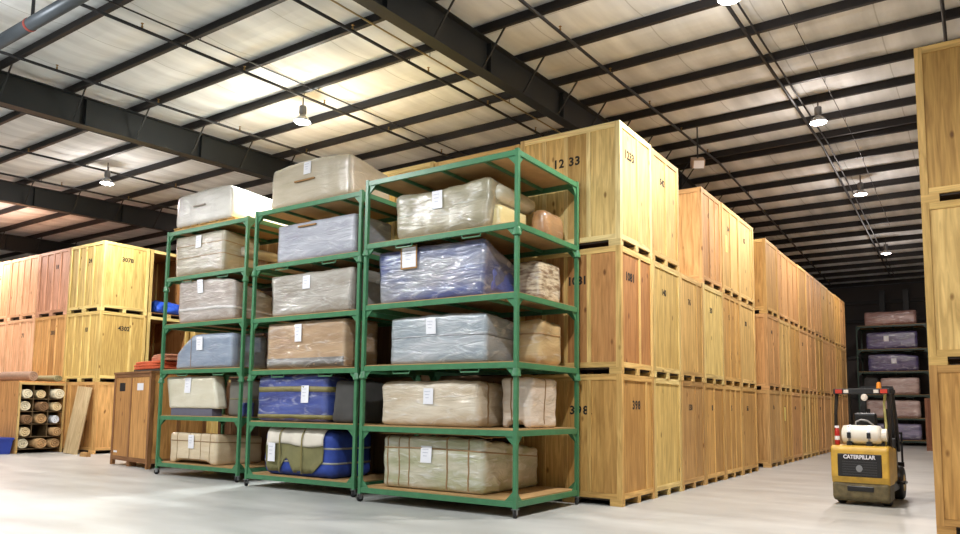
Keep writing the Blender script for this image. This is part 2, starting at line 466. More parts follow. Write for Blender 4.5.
# ------------------------------------------------------------------ sprinkler lines and conduits
HEAD = MB().lathe([(0.02,0.0),(0.02,0.05),(0.012,0.06),(0.012,0.09),(0.03,0.095),(0.03,0.1),(0.005,0.104)], 8).mesh('sprinkler_head', BRASS)
def roof_run(name, label, x, ya, yb, r, drop, mat, cat='pipe', heads=None, group=None):
    t = thing(name, label, cat, (x, ya, 0), 0, group)
    pts = []
    yy = [ya] + ([RIDGE_Y] if ya < RIDGE_Y < yb else []) + [yb]
    for y in yy: pts.append((0, y-ya, roof(y)-drop))
    obj('pipe' if cat == 'pipe' else 'tube', MB().path(pts, r, 8).mesh('pipe', mat, True), t)
    if heads:
        y = heads
        while y < yb:
            obj('sprinkler_head', HEAD, t, (0, y-ya, roof(y)-drop+r*0.6)); y += 2.3
    y = ya + 1.0
    while y < yb:
        py = min(PURLINS, key=lambda p: abs(p-y))
        obj('hanger', MB().tube((0, 0, -drop), (0, 0, 0.03), 0.007, 5).mesh('hanger', PIPE), t, (0, py-ya, roof(py)))
        y += 3.05
    return t
SPR = [(-22.9, 'over the far left row'), (-19.75, 'over the reddish crates'), (-16.95, 'above the yellow crate block'), (-13.75, 'above the brown cabinet'),
       (-10.7, 'above the left end of the green racks'), (-7.6, 'beside the lamp over the middle rack'),
       (-4.48, 'above the green rack beside the corner crates'), (-1.32, 'above the corner crate stack'), (4.72, 'over the right hand crate stack')]
for x, w in SPR:
    roof_run('sprinkler_pipe', 'thin black sprinkler pipe with upright heads ' + w, x, -17.0, 31.0, 0.032, 0.075, PIPE, 'pipe', -15.8, 'sprinkler pipes under the purlins')
roof_run('conduit', 'tan electrical conduit running beside the deep rafter beam', -3.95, -17, 8, 0.016, 0.10, YCOND, 'conduit')
roof_run('conduit', 'thin dark conduit running next to the sprinkler pipe by the lamp', -7.15, -17, 6, 0.016, 0.05, PIPE, 'conduit')
roof_run('conduit', 'dark conduit feeding the aisle lamps, the thicker of the pair', 1.58, -10, 30, 0.035, 0.09, PIPE, 'conduit')
roof_run('conduit', 'dark conduit above the aisle lamps, the thinner of the pair', 1.74, -10, 30, 0.02, 0.07, PIPE, 'conduit')
roof_run('cable', 'thin grey cable strung under the aisle roof', 2.42, -10, 20, 0.008, 0.12, PIPE, 'cable')
t = thing('sprinkler_main', 'large grey sprinkler main pipe hung under the roof with a red band', 'pipe', (-20, -5.85, 0))
obj('pipe', MB().tube((-15,0,8.13), (25,0,8.13), 0.11, 16).mesh('pipe', GREYPIPE, True), t)
REDB = simple('red_band', (150, 66, 56), 0.5)
for xx in (-5.0, 1.5, 11.55, 17.5):
    obj('band', MB().tube((xx,0,8.13), (xx+0.06,0,8.13), 0.118, 16).mesh('band', REDB), t)
    obj('hanger', MB().tube((xx+0.1,0,8.2), (xx+0.1,0,roof(-5.85)+.05), 0.03, 8).mesh('hanger', PIPE), t)
t = thing('junction_box', 'small pale flood light box on a bracket over the aisle crates', 'flood light', (-0.9, 7.2, 8.05), 0.5)
obj('bracket', MB().tube((0,0,0.1), (0,0.0,0.98), 0.02, 6).mesh('bracket', PIPE), t)
hb = obj('housing', MB().prism([(-0.16,-0.1),(0.16,-0.13),(0.16,0.13),(-0.12,0.1)], 0, -0.16, 0.16).mesh('housing', simple('beige_box', (176, 150, 128), 0.5)), t, (0,0,0), (0.5,0,0))
obj('lens', cbox(0.26, 0.2, 0.01, PAPER), hb, (0,-0.165,0), (PI/2,0,0))

# ------------------------------------------------------------------ storage crates
def C(rgb, f=1.0):
    c = lin(rgb); g = 0.35*c[0] + 0.5*c[1] + 0.15*c[2]; f *= 1.1
    return tuple((v*0.93 + g*0.07)*f for v in c[:3]) + (1.0,)
def wood_board(kind, dx, dy, dz):
    return cbox(dx, dy, dz, {'v': WV, 'x': WX, 'y': WY}[kind], 'board')
def crate(label, loc, W=2.0, D=1.49, H=2.2, rz=0.0, panel=(214,170,100), frame=(222,184,112), nfront=3, side_batten=0.56,
          numf=None, nums=None, fpos=(0.05, 0.76), spos=(-0.1, 0.77), nsize=0.15, group=None, full=True, open_side=None, name='storage_crate', jit=0.0, fspace=1.0):
    """origin: centre of the base; front face is local -y (W wide), side face local +x (D wide)"""
    t = thing(name, label, 'crate', loc, rz, group)
    P, Fm = C(panel), C(frame)
    base, dk = 0.112, 0.0
    hw, hd = W/2, D/2
    bz = base + dk
    if not open_side:
        obj('body', wood_board('v', W-0.07, D-0.07, H-bz-0.02), t, (0,0,bz), color=P)
    else:
        th = 0.02
        obj('floor_board', wood_board('x', W-0.07, D-0.07, th), t, (0,0,bz), color=P)
        obj('roof_board', wood_board('x', W-0.07, D-0.07, th), t, (0,0,H-0.04), color=P)
        walls = {'-x': (th, D-0.07, -hw+0.045, 0), '+x': (th, D-0.07, hw-0.045, 0), '-y': (W-0.11, th, 0, -hd+0.045), '+y': (W-0.11, th, 0, hd-0.045)}
        for k, (dx, dy, cx, cy) in walls.items():
            if k == open_side: continue
            obj('plywood_wall', wood_board('v', dx, dy, H-bz-0.06), t, (cx, cy, bz+0.02), color=P)
    obj('pallet_deck', wood_board('x', W-0.08, D-0.08, 0.028), t, (0,0,base-0.029), color=C((52,38,26)))  # deck and stringer colours darkened to paint shade into the fork pockets
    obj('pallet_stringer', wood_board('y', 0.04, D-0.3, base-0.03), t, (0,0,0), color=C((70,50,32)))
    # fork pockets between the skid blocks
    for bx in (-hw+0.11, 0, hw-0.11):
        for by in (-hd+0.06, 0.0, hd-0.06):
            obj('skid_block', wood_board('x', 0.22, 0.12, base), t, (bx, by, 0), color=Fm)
    pw = 0.095
    for sx in (-1, 1):
        for sy in (-1, 1):
            obj('corner_post', wood_board('v', pw, pw, H-bz-0.002), t, (sx*(hw-pw/2), sy*(hd-pw/2), bz+0.001), color=Fm)
    rl = 0.022
    for sy in (-1, 1):
        if open_side != ('+y' if sy > 0 else '-y'):
            obj('bottom_rail', wood_board('x', W-2*pw-.002, rl, 0.09), t, (0, sy*(hd-rl/2-0.004), bz+0.002), color=Fm)
        obj('top_rail', wood_board('x', W-2*pw-.002, rl, 0.10), t, (0, sy*(hd-rl/2-0.004), H-0.102), color=Fm)
    for sx in (-1, 1):
        if open_side != ('+x' if sx > 0 else '-x'):
            obj('bottom_rail', wood_board('y', rl, D-2*pw-.002, 0.09), t, (sx*(hw-rl/2-0.004), 0, bz+0.002), color=Fm)
        obj('top_rail', wood_board('y', rl, D-2*pw-.002, 0.10), t, (sx*(hw-rl/2-0.004), 0, H-0.102), color=Fm)
    h = H - 0.102 - bz - 0.092
    zb = bz + 0.092
    # front: battens with a plywood panel in each bay
    if open_side != '-y':
        fr = (0.255, 0.475, 0.70) if nfront == 3 else [(i+1)/(nfront+1) for i in range(nfront)]
        edges = [-hw+pw] + [-hw + W*q for q in fr] + [hw-pw]
        for i in range(nfront):
            obj('batten', wood_board('v', 0.075, 0.026, h-0.004), t, (edges[i+1], -hd+0.018, zb+0.002), color=Fm)
        for i in range(nfront+1):
            a = edges[i] + (0.04 if i else 0.002); b = edges[i+1] - (0.04 if i < nfront else 0.002)
            obj('plywood_panel', wood_board('v', b-a, 0.014, h-0.004), t, ((a+b)/2, -hd+0.0275, zb+0.002), color=P)
    if open_side != '+x':
        nb = [] if side_batten is None else (side_batten if isinstance(side_batten, (list, tuple)) else [side_batten])
        edges = [-hd+pw] + [-hd + D*q for q in nb] + [hd-pw]
        for e in edges[1:-1]:
            obj('batten', wood_board('v', 0.026, 0.07, h-0.004), t, (hw-0.018, e, zb+0.002), color=Fm)
        for i in range(len(edges)-1):
            a = edges[i] + (0.037 if i else 0.002); b = edges[i+1] - (0.037 if i < len(edges)-2 else 0.002)
            obj('plywood_panel', wood_board('v', 0.014, b-a, h-0.004), t, (hw-0.0275, (a+b)/2, zb+0.002), color=P)
    if numf:
        words = numf.split()
        for wi, wd in enumerate(words):
            obj('stencilled_number', text_mesh(wd, nsize, INK, fspace), t, (fpos[0]*W + (wi-(len(words)-1)/2)*1.45*nsize, -hd+0.0185, fpos[1]*H), (PI/2,0,0))
    if nums:
        obj('stencilled_number', text_mesh(nums, nsize, INK, 1.2 if nums == '398' else 1.0), t, (hw-0.0185, spos[0]*D, spos[1]*H), (PI/2,0,PI/2))
    return t

H = 2.2; PITCHY = 1.52
# wood tones
PALE = ((212,180,108), (236,214,148)); BROWN = ((190,134,72), (226,190,112)); ORANGE = ((206,160,82), (214,172,94))
TAN = ((214,176,98), (222,186,112)); STRAW = ((224,196,112), (226,202,128)); RED = ((210,158,92), (218,170,106)); DUSK = ((190,148,84), (200,160,94))
ORD = ['first', 'second', 'third', 'fourth', 'fifth', 'sixth', 'seventh', 'eighth', 'ninth', 'tenth', 'eleventh']
TIER = ['bottom tier', 'middle tier', 'top tier']
near = {  # (index along the aisle, tier): tones, side number, front number, battens on the side
    (0,0): (ORANGE, '398', '398.', 0.76), (0,1): (BROWN, '1081', '1081', 0.58), (0,2): (PALE, '1233', '12 33', 0.56),
    (1,0): (STRAW, None, None, None), (1,1): (STRAW, '140', None, None), (1,2): (TAN, '542', None, 0.52),
    (2,0): (DUSK, '130', None, 0.62), (2,1): (TAN, '76', None, 0.72),
    (3,0): (ORANGE, '8', None, 0.5), (3,1): (STRAW, '30', None, None), (3,2): (RED, '61', None, (0.4, 0.7)),
    (4,0): (ORANGE, '55', None, (0.35, 0.65)), (4,1): (ORANGE, '98', None, (0.4, 0.72)), (4,2): (TAN, '34', None, 0.5),
    (5,0): (ORANGE, '56', None, None), (5,1): (TAN, '38', None, None), (5,2): (TAN, '82', None, 0.8),
}
for (i, k), (tone, ns, nf, sb) in near.items():
    lab = ('%s plywood storage crate%s, %s from the aisle corner, %s' % (
        {id(PALE): 'pale yellow', id(BROWN): 'brown', id(ORANGE): 'orange', id(TAN): 'tan', id(STRAW): 'straw coloured', id(RED): 'reddish', id(DUSK): 'dull brown'}[id(tone)],
        (' numbered %s' % ns.replace(' ', '')) if ns and i == 0 else '', ORD[i], TIER[k]))
    dz = -0.03 if (i == 1 and k == 2) else 0
    crate(lab, (-1.0+random.uniform(-.012,.012)*(i > 0), PITCHY*i+0.745, k*H), H=H+dz, panel=tone[0], frame=tone[1], side_batten=sb, numf=nf, nums=ns,
          fpos={0: (0.118, 0.715), 1: (0.085, 0.745), 2: (-0.02, 0.735)}[k], spos=((-0.04, 0.76), (-0.2, 0.77), (-0.19, 0.76))[k] if i == 0 else (-0.1, 0.75), nsize=(0.22 if k == 2 else 0.205) if i == 0 else 0.17,
          group='storage crates along the aisle before the gap', fspace={'12 33': 1.1, '398.': 1.25}.get(nf, 0.95))
# the same row carried on to the left behind the racks
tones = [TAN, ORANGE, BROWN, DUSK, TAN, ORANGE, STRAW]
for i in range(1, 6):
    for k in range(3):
        tn = tones[(i*2+k) % 7] if k == 2 else ((112,80,50), (128,94,60))  # lower tiers get a darker wood colour, painting in the shade behind the shelves
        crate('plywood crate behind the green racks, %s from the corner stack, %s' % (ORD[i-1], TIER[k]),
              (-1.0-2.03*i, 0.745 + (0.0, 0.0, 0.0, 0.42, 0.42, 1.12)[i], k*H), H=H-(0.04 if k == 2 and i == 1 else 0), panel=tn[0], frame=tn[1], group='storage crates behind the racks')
# second block, beyond the gap
YB = 10.5
seq = [DUSK, ORANGE, RED, TAN, ORANGE, RED, RED, ORANGE, RED, RED, ORANGE]
bt = [(0.5,), (0.3, 0.62), None, (0.5,), (0.33, 0.66), (0.55,), None, (0.4,), (0.5,), None]
nb2 = ['76', '81', '40', '57', None, '29', None, None, None, None]
for i in range(10):
    for k in range(3):
        tn = seq[(i + 2*k) % len(seq)]
        crate('%s plywood storage crate, %s beyond the gap in the aisle row, %s' % ('reddish' if tn is RED else 'dull brown' if tn is DUSK else 'tan' if tn is TAN else 'orange', ORD[i], TIER[k]),
              (-1.0, YB+PITCHY*i+0.745, k*H), H=H-(0.0 if k < 2 else random.choice((0, 0, 0.03))), panel=tn[0], frame=tn[1], side_batten=bt[(i+3*k) % 10], nums=nb2[(i+2*k) % 10],
              group='storage crates along the aisle beyond the gap')
# yellow note on two of the crates
NOTE = simple('yellow_note', (238, 226, 130), 0.6)
tag(obj('paper_note', cbox(0.16, 0.004, 0.42, NOTE), None, (-0.008, PITCHY*4+0.40, 2*H+1.05), (0,0,PI/2)), 'yellow paper note on the top tier crate side', 'paper')
tag(obj('paper_note', cbox(0.16, 0.004, 0.42, NOTE), None, (0.003, YB+PITCHY+0.46, 1.3), (0,0,PI/2)), 'yellow paper note on a bottom tier crate beyond the gap', 'paper')

# right hand stack, standing across the aisle
for k in range(3):
    tn = [((206,152,72), (216,164,86)), ((226,184,104), (224,182,98)), ((214,166,82), (222,178,96))][k]
    crate('honey coloured plywood crate in the stack across the aisle from the forklift, %s' % TIER[k], (4.4+1.05, 0.15+0.75, k*2.25), W=2.1, D=1.5, H=2.25,
          panel=tn[0], frame=tn[1], nfront=1, group='storage crates in the stack across the aisle')
crate('dark brown crate standing beside the far rack', (4.03, 25.6, 0), W=2.0, D=1.49, H=2.2, panel=(120,72,44), frame=(130,82,52), group=None)

# left block
LX, LY, LH, LW, LD = -18.2, 1.0, 2.28, 2.1, 1.6
YEL = ((206,180,98), (220,198,120)); YEL2 = ((210,178,94), (222,194,112)); PEACH = ((234,182,136), (238,192,148)); ROSEW = ((206,150,116), (216,164,130)); AMB = ((210,158,86), (218,170,98))
lt = {(0,2): (YEL, '24', '3078'), (0,1): (YEL2, '10', '4302'), (0,0): (AMB, '8', '600'), (1,2): (ROSEW, '18', None), (1,1): (AMB, '301', None), (1,0): (AMB, '7', None),
      (2,2): (PEACH, None, None), (2,1): (PEACH, '71', None), (2,0): (PEACH, None, None), (3,2): (PEACH, '12', None), (3,1): (PEACH, None, None), (3,0): (PEACH, None, None),
      (4,2): (PEACH, None, None), (4,1): (PEACH, None, None), (4,0): (PEACH, None, None), (5,2): (PEACH, None, None), (5,1): (PEACH, None, None)}
for (i, k), (tn, nf, ns) in lt.items():
    crate('%s plywood crate in row behind the rug bin, %s from its corner, %s' % (
          'yellow' if tn in (YEL, YEL2) else 'rosy' if tn is ROSEW else 'peach' if tn is PEACH else 'amber', ORD[i], TIER[k]),
          (LX-LW/2-2.13*i, LY+LD/2, k*LH), W=LW, D=LD-0.02, H=LH-0.005, panel=tn[0], frame=tn[1], nfront=3, side_batten=None if i == 0 and k == 2 else 0.66, numf=nf, nums=ns,
          fpos=(0.1, 0.74), spos=(0.02, 0.77), nsize=0.2, group='storage crates in the row behind the rug bin')
# open fronted crates next in line, with a blue tarp in one
for k in (0, 1, 2):
    crate('open fronted yellow plywood crate behind the brown cabinet, %s' % TIER[k], (LX-LW/2, LY+LD*1.5+0.03, k*LH), W=LW, D=LD-0.02, H=LH-0.005, panel=(168,118,62), frame=YEL[1],
          open_side='+x', group='open fronted crates behind the brown cabinet')
crate('yellow plywood crate end standing past the open crates, middle tier', (LX-LW/2+0.3, LY+LD*2.5+0.06, LH), W=LW, D=LD-0.02, H=LH-0.005, panel=YEL[0], frame=YEL[1])
crate('yellow plywood crate end standing past the open crates, bottom tier', (LX-LW/2+0.3, LY+LD*2.5+0.06, 0), W=LW, D=LD-0.02, H=LH-0.005, panel=YEL[0], frame=YEL[1])
crate('yellow plywood crate end standing past the open crates, top tier', (LX-LW/2+0.3, LY+LD*2.5+0.06, 2*LH), W=LW, D=LD-0.02, H=LH-0.005, panel=(186,132,70), frame=YEL[1])

# ------------------------------------------------------------------ soft wrapped things
class Soft:
    """rounded padded block: w (x), d (y), h (z from 0), deformed by f and wrinkled"""
    def __init__(s, w, d, h, r=0.06, f=None, wr=0.016, seed=0, ws=3.0):
        s.w, s.d, s.h, s.r, s.f, s.wr, s.ws = w, d, h, min(r, w/2-.01, d/2-.01, h/2-.01), f, wr, ws
        s.off = Vector((seed*7.3+1.7, seed*3.1, seed*5.9))
    def P(s, p, out=0.0):
        x, y, z = p; r = s.r
        q = Vector((max(-s.w/2+r, min(s.w/2-r, x)), max(-s.d/2+r, min(s.d/2-r, y)), max(r, min(s.h-r, z))))
        n = Vector(p) - q
        if n.length < 1e-7: n = Vector((0, 0, 1))
        n.normalize()
        v = q + n*r
        amp = noise.noise((v + s.off)*s.ws)*s.wr + noise.noise((v + s.off)*s.ws*2.7)*s.wr*0.5
        # corners pull in where the film is tight, faces belly out
        lowfade = min(1.0, max(0.0, v.z/0.06))
        v = v + n*(amp + out)*(1 if n.z > -0.5 else 0)
        if s.f: v = Vector(s.f(v.x/(s.w/2), v.y/(s.d/2), v.z/s.h, v))
        if v.z < 0: v.z = 0.0
        return v
    def body(s, name, mat, res=0.075):
        nx, ny, nz = max(4, int(s.w/res)), max(4, int(s.d/res)), max(4, int(s.h/res))
        mb = MB(); idx = {}
        def vid(i, j, k):
            if (i, j, k) not in idx:
                def warp(t): return t
                p = (-s.w/2 + s.w*i/nx, -s.d/2 + s.d*j/ny, s.h*k/nz)
                idx[(i, j, k)] = len(mb.v); mb.v.append(tuple(s.P(p)))
            return idx[(i, j, k)]
        for i in range(nx):
            for j in range(ny):
                for k in (0, nz): mb.f.append((vid(i,j,k), vid(i+1,j,k), vid(i+1,j+1,k), vid(i,j+1,k)))
        for i in range(nx):
            for k in range(nz):
                for j in (0, ny): mb.f.append((vid(i,j,k), vid(i+1,j,k), vid(i+1,j,k+1), vid(i,j,k+1)))
        for j in range(ny):
            for k in range(nz):
                for i in (0, nx): mb.f.append((vid(i,j,k), vid(i,j+1,k), vid(i,j+1,k+1), vid(i,j,k+1)))
        return mb.mesh(name, mat, True)
    def ribbon(s, pts, wvec, mat, out=0.006, name='strap'):
        """closed or open band: pts on the box surface, half width vector"""
        mb = MB(); wv = Vector(wvec)
        for p in pts:
            p = Vector(p)
            mb.v += [tuple(s.P(p-wv, out)), tuple(s.P(p+wv, out)), tuple(s.P(p+wv, out-0.004)), tuple(s.P(p-wv, out-0.004))]
        for i in range(len(pts)-1):
            a, b = 4*i, 4*i+4
            for q in range(4):
                mb.f.append((a+q, a+(q+1) % 4, b+(q+1) % 4, b+q))
        mb.f += [(0,3,2,1), (len(mb.v)-4, len(mb.v)-3, len(mb.v)-2, len(mb.v)-1)]
        return mb.mesh(name, mat, True)
    def seg(s, pts, step=0.06):
        out = []
        for a, b in zip(pts[:-1], pts[1:]):
            a, b = Vector(a), Vector(b); n = max(1, int((b-a).length/step))
            out += [a + (b-a)*(i/n) for i in range(n)]
        return out + [Vector(pts[-1])]
    def loop_x(s, x, hw, mat, out=0.006, name='strap'):      # over the front, top and back at one x
        W, D, Hh = s.w/2, s.d/2, s.h
        return s.ribbon(s.seg([(x,-D,0.02), (x,-D,Hh), (x,D,Hh), (x,D,0.02)]), (hw,0,0), mat, out, name)
    def loop_z(s, z, hw, mat, out=0.006, name='strap'):      # round all four sides
        W, D = s.w/2, s.d/2
        return s.ribbon(s.seg([(-W,-D,z), (W,-D,z), (W,D,z), (-W,D,z), (-W,-D,z)]), (0,0,hw), mat, out, name)
    def loop_y(s, y, hw, mat, out=0.006, name='strap'):      # up the sides and over the top at one y
        W, Hh = s.w/2, s.h
        return s.ribbon(s.seg([(-W,y,0.02), (-W,y,Hh), (W,y,Hh), (W,y,0.02)]), (0,hw,0), mat, out, name)
    def tag(s, parent, u, v, w=0.2, h=0.26, mat=None, frame=None, tilt=0.0):
        """paper label on the front face at u (-1..1) and v (0..1)"""
        p = s.P((u*s.w/2, -s.d/2, v*s.h), 0.02)
        pu, pd = s.P((u*s.w/2, -s.d/2, min(s.h-s.r, v*s.h+0.1)), 0.02), s.P((u*s.w/2, -s.d/2, max(s.r, v*s.h-0.1)), 0.02)
        ang = math.atan2(pu.y-pd.y, pu.z-pd.z)
        l = obj('paper_label', cbox(w, 0.004, h, mat or PAPER), parent, (p.x, p.y, p.z-h/2), (-ang, tilt, 0))
        for q in range(3):
            obj('printed_line', cbox(w*(0.6-0.12*q), 0.002, 0.012, PRINT), l, (-0.02, -0.0032, h*(0.78-0.2*q)))
        if frame:
            for (dx, dz, ww, hh) in ((0, -0.03, w+0.06, 0.03), (0, h, w+0.06, 0.03), (-w/2-0.015, 0, 0.03, h), (w/2+0.015, 0, 0.03, h)):
                obj('border', cbox(ww, 0.006, hh, frame), l, (dx, -0.001, dz))
        return l

def shaped(top_in=0.0, bot_in=0.0, back_drop=0.0, bulge=0.0, lean=0.0, left_low=0.0, arch=None, waist=0.0, sag=0.0, sag_at=0.0, sag_w=0.6, right_low=0.0, skew=0.0):
    """u, v in -1..1 across width and depth, t 0..1 up; returns the moved point"""
    def f(u, v, t, p):
        x, y, z = p
        x *= 1 - top_in*t - bot_in*(1-t) - waist*math.sin(PI*max(0, min(1, t)))
        x += skew*(0.5-t)
        dv = (v+1)/2
        z *= 1 - back_drop*max(0, min(1, dv))
        z += bulge*t*(1-u*u)
        if sag: z -= sag*t*math.exp(-((u-sag_at)/sag_w)**2)
        if left_low: z *= 1 - left_low*max(0.0, min(1.0, (-u-0.35)/0.65))**1.2
        if right_low: z *= 1 - right_low*max(0.0, min(1.0, (u-0.35)/0.65))**1.2
        y += lean*t
        if arch and t < arch[1] and abs(u) < arch[0]:
            k = arch[1]*math.sqrt(max(0.0, 1-(abs(u)/arch[0])**4))
            z = max(z, k*p.z/ max(1e-3, t) if t > 0.02 else k*0.4)
        return (x, y, z)
    return f

# ------------------------------------------------------------------ green racks
DECKS = [0.24, 1.27, 2.29, 3.34, 4.42, 5.55]
def build_rack(label, cx, yfront, W=3.05, D=1.95, rz=0.0, paint=GREEN, deckmat=DECK, zs=DECKS, group=None):
    t = thing('storage_rack', label, 'rack', (cx, yfront + D/2, 0), rz, group)
    hw, hd, ps = W/2, D/2, 0.062
    mods = [(0.13, 2.16), (2.16, 4.30), (4.30, zs[5]+0.02)]
    for sx in (-1, 1):
        for sy in (-1, 1):
            x, y = sx*(hw-ps/2), sy*(hd-ps/2)
            for (a, b) in mods:
                obj('post', cbox(ps, ps, b-a, paint), t, (x, y, a))
            for z in (2.10, 4.24):
                k = ('collar', paint.name)
                if k not in CACHE:
                    CACHE[k] = MB().lathe([(0.045,0.12),(0.052,0.10),(0.07,0.02),(0.07,0.0),(0.05,0.0)], 12).mesh('collar', paint)
                obj('collar', CACHE[k], t, (x, y, z-0.02))
            # swivel caster
            cst = obj('caster', MB().box(-0.05,0.05,-0.05,0.05,0.125,0.135).box(-0.028,-0.022,-0.03,0.03,0.05,0.128).box(0.022,0.028,-0.03,0.03,0.05,0.128).mesh('caster', STEEL), t, (x, y, 0), (0,0,random.uniform(-1.2,1.2)))
            obj('wheel', MB().tube((-0.018,0,0.06), (0.018,0,0.06), 0.06, 16).mesh('wheel', RUBBER, True), cst)
            obj('axle', MB().tube((-0.035,0,0.06), (0.035,0,0.06), 0.014, 8).mesh('axle', STEEL), cst)
    bh = 0.085
    for li, z in enumerate(zs):
        for sy in (-1, 1):
            obj('rail', cbox(W-2*ps-.002, 0.05, bh, paint), t, (0, sy*(hd-ps/2), z-bh))
        for sx in (-1, 1):
            obj('rail', cbox(0.05, D-2*ps-.002, bh, paint), t, (sx*(hw-ps/2), 0, z-bh))
        for q in (-0.5, 0.0, 0.5):
            obj('crossbar', cbox(0.04, D-2*ps, 0.05, paint), t, (q*W*0.55, 0, z-0.052))
        obj('deck', cbox(W-0.085, D-0.085, 0.018, deckmat), t, (0, 0, z+0.001)) if True else None
        # corner gussets under each shelf
        g = 0.15
        k = ('gusset', paint.name)
        if k not in CACHE:
            CACHE[k] = (MB().prism([(0,0),(g,0),(0,-g)], 1, -0.005, 0.005).mesh('gusset', paint), MB().prism([(0,0),(g,0),(0,-g)], 0, -0.005, 0.005).mesh('gusset', paint))
        up = (li == 0)
        for sx in (-1, 1):
            for sy in (-1, 1):
                a = obj('gusset', CACHE[k][0], t, (sx*(hw-ps), sy*(hd-ps/2), z-bh if not up else z)); a.scale = (-sx, 1, -1 if up else 1)
                b = obj('gusset', CACHE[k][1], t, (sx*(hw-ps/2), sy*(hd-ps), z-bh if not up else z)); b.scale = (1, -sy, -1 if up else 1)
        # little forklift stops under the module bases
        if li in (2, 4):
            for q in (-0.22, 0.22):
                obj('fork_guide', MB().path([(-0.18,0,0),(-0.17,0,-0.05),(0.17,0,-0.05),(0.18,0,0)], 0.012, 6).mesh('fork_guide', paint), t, (q*W, -hd+ps/2, z-bh))
    return t
GR = 'green steel racks in front of the crates'
R3X0, R3X1, R3Y = -3.85, -0.715, -2.20
R2X0, R2X1, R2Y = -7.25, -4.28, -1.84
R1X0, R1X1, R1Y = -10.78, -7.86, -1.54
build_rack('green steel rack beside the corner crates, six shelves of wrapped sofas', (R3X0+R3X1)/2, R3Y, R3X1-R3X0, 2.06, group=GR)
build_rack('green steel rack between the other two, a tan wrapped sofa on top', (R2X0+R2X1)/2, R2Y, R2X1-R2X0, 1.80, group=GR)
build_rack('green steel rack beside the brown cabinet, a white bundle on top', (R1X0+R1X1)/2, R1Y, R1X1-R1X0, 1.80, group=GR, zs=[0.27, 1.33, 2.38, 3.43, 4.53, 5.62])
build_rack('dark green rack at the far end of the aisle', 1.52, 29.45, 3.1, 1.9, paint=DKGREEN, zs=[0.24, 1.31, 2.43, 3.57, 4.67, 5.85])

DT = 0.0195        # top of the deck board above its rail
def bundle(name, label, x0, x1, yf, z, h, depth, mat, f=None, r=0.06, wr=0.016, seed=0, tagpos=None, straps=(), cat='sofa', group='wrapped furniture on the racks', rz=0.0, tagsize=(0.2, 0.26), tagframe=None, res=0.075, ws=3.0):
    w = x1 - x0
    t = thing(name, label, cat, ((x0+x1)/2, yf+depth/2, z), rz, group)
    s = Soft(w, depth, h, r, f, wr, seed, ws)
    obj('wrapped_body', s.body('wrapped_body', mat, res), t)
    if tagpos: s.tag(t, tagpos[0], tagpos[1], tagsize[0], tagsize[1], None, tagframe)
    for st in straps:
        kind, at, hw, m = st
        fn = {'x': s.loop_x, 'y': s.loop_y, 'z': s.loop_z}[kind]
        obj('strap', fn(at, hw, m), t)
    return t, s

# --- rack beside the corner crates
y3 = -2.0
OLIVE = wrap_mat('olive_cover', (164, 156, 132), (138, 132, 108), film=0.35)
t, s = bundle('wrapped_sofa', 'long olive grey wrapped sofa with a round pearly bolster at its end', -3.36, -1.35, y3, 4.42+DT, 0.87, 0.95, OLIVE,
     shaped(top_in=-0.03, bot_in=0.05, sag=0.05, sag_at=-0.2, back_drop=0.1), r=0.13, wr=0.03, seed=1, tagpos=(-0.04, 0.74), tagsize=(0.21, 0.3))
obj('arm_roll', MB().lathe([(0.02,-0.6),(0.1,-0.58),(0.15,-0.5),(0.155,-0.1),(0.15,0.3),(0.14,0.5),(0.09,0.58),(0.02,0.6)], 18, (0.97, 0.28, 0.64), 'y').mesh('arm_roll', wrap_mat('pearl_cover', (214, 208, 190), (182, 176, 150), film=0.4), True), t)
sb = Soft(0.5, 0.85, 0.42, 0.03, None, 0.006, 3)
obj('side_panel', sb.body('side_panel', wrap_mat('cream_side', (206, 192, 140), (192, 176, 124), film=0.1)), t, (0.84, 0.1, 0))
bundle('wrapped_cushion', 'brown wrapped cushion behind the bolster of the olive sofa', -1.28, -0.9, -0.95, 4.42+DT, 0.52, 0.7, wrap_mat('brown_soft', (160, 122, 84), (130, 96, 66), film=0.15), shaped(top_in=0.25), r=0.14, wr=0.02, seed=5, cat='cushion')
BLUEW = wrap_mat('blue_cover', (148, 150, 158), (66, 80, 136), film=0.42, scale=0.9)
t, s = bundle('wrapped_sofa', 'blue cushioned sofa in clear film with a framed paper label', -3.70, -1.43, y3, 3.34+DT, 0.95, 1.05, BLUEW,
     shaped(bot_in=0.04, back_drop=0.36, sag=-0.02), r=0.07, wr=0.02, seed=2, tagpos=(-0.36, 0.80), tagsize=(0.30, 0.34), tagframe=CARD)
sb = Soft(0.06, 0.8, 0.42, 0.02, shaped(back_drop=0.15), 0.006, 4)
obj('blue_panel', sb.body('blue_panel', wrap_mat('bright_blue', (104, 122, 204), (84, 98, 176), film=0.3)), t, (1.08, 0.1, 0.12))
bundle('wrapped_ottoman', 'speckled cream ottoman wrapped in film beside the blue sofa', -1.40, -0.93, -1.15, 3.34+DT, 0.68, 0.75, wrap_mat('speckled', (206, 194, 168), (128, 106, 84), film=0.3, scale=9), None, r=0.07, wr=0.02, seed=6, cat='ottoman', res=0.05)
SILV = wrap_mat('silver_cover', (172, 178, 184), (138, 150, 158), film=0.5)
bundle('wrapped_sofa', 'silver grey wrapped sofa with flat top, rack beside the corner crates', -3.37, -1.40, y3, 2.29+DT, 0.80, 1.0, SILV, shaped(back_drop=0.12, bulge=0.02), r=0.045, wr=0.018, seed=7, tagpos=(-0.10, 0.76), straps=[('z', 0.45, 0.008, STEEL)])
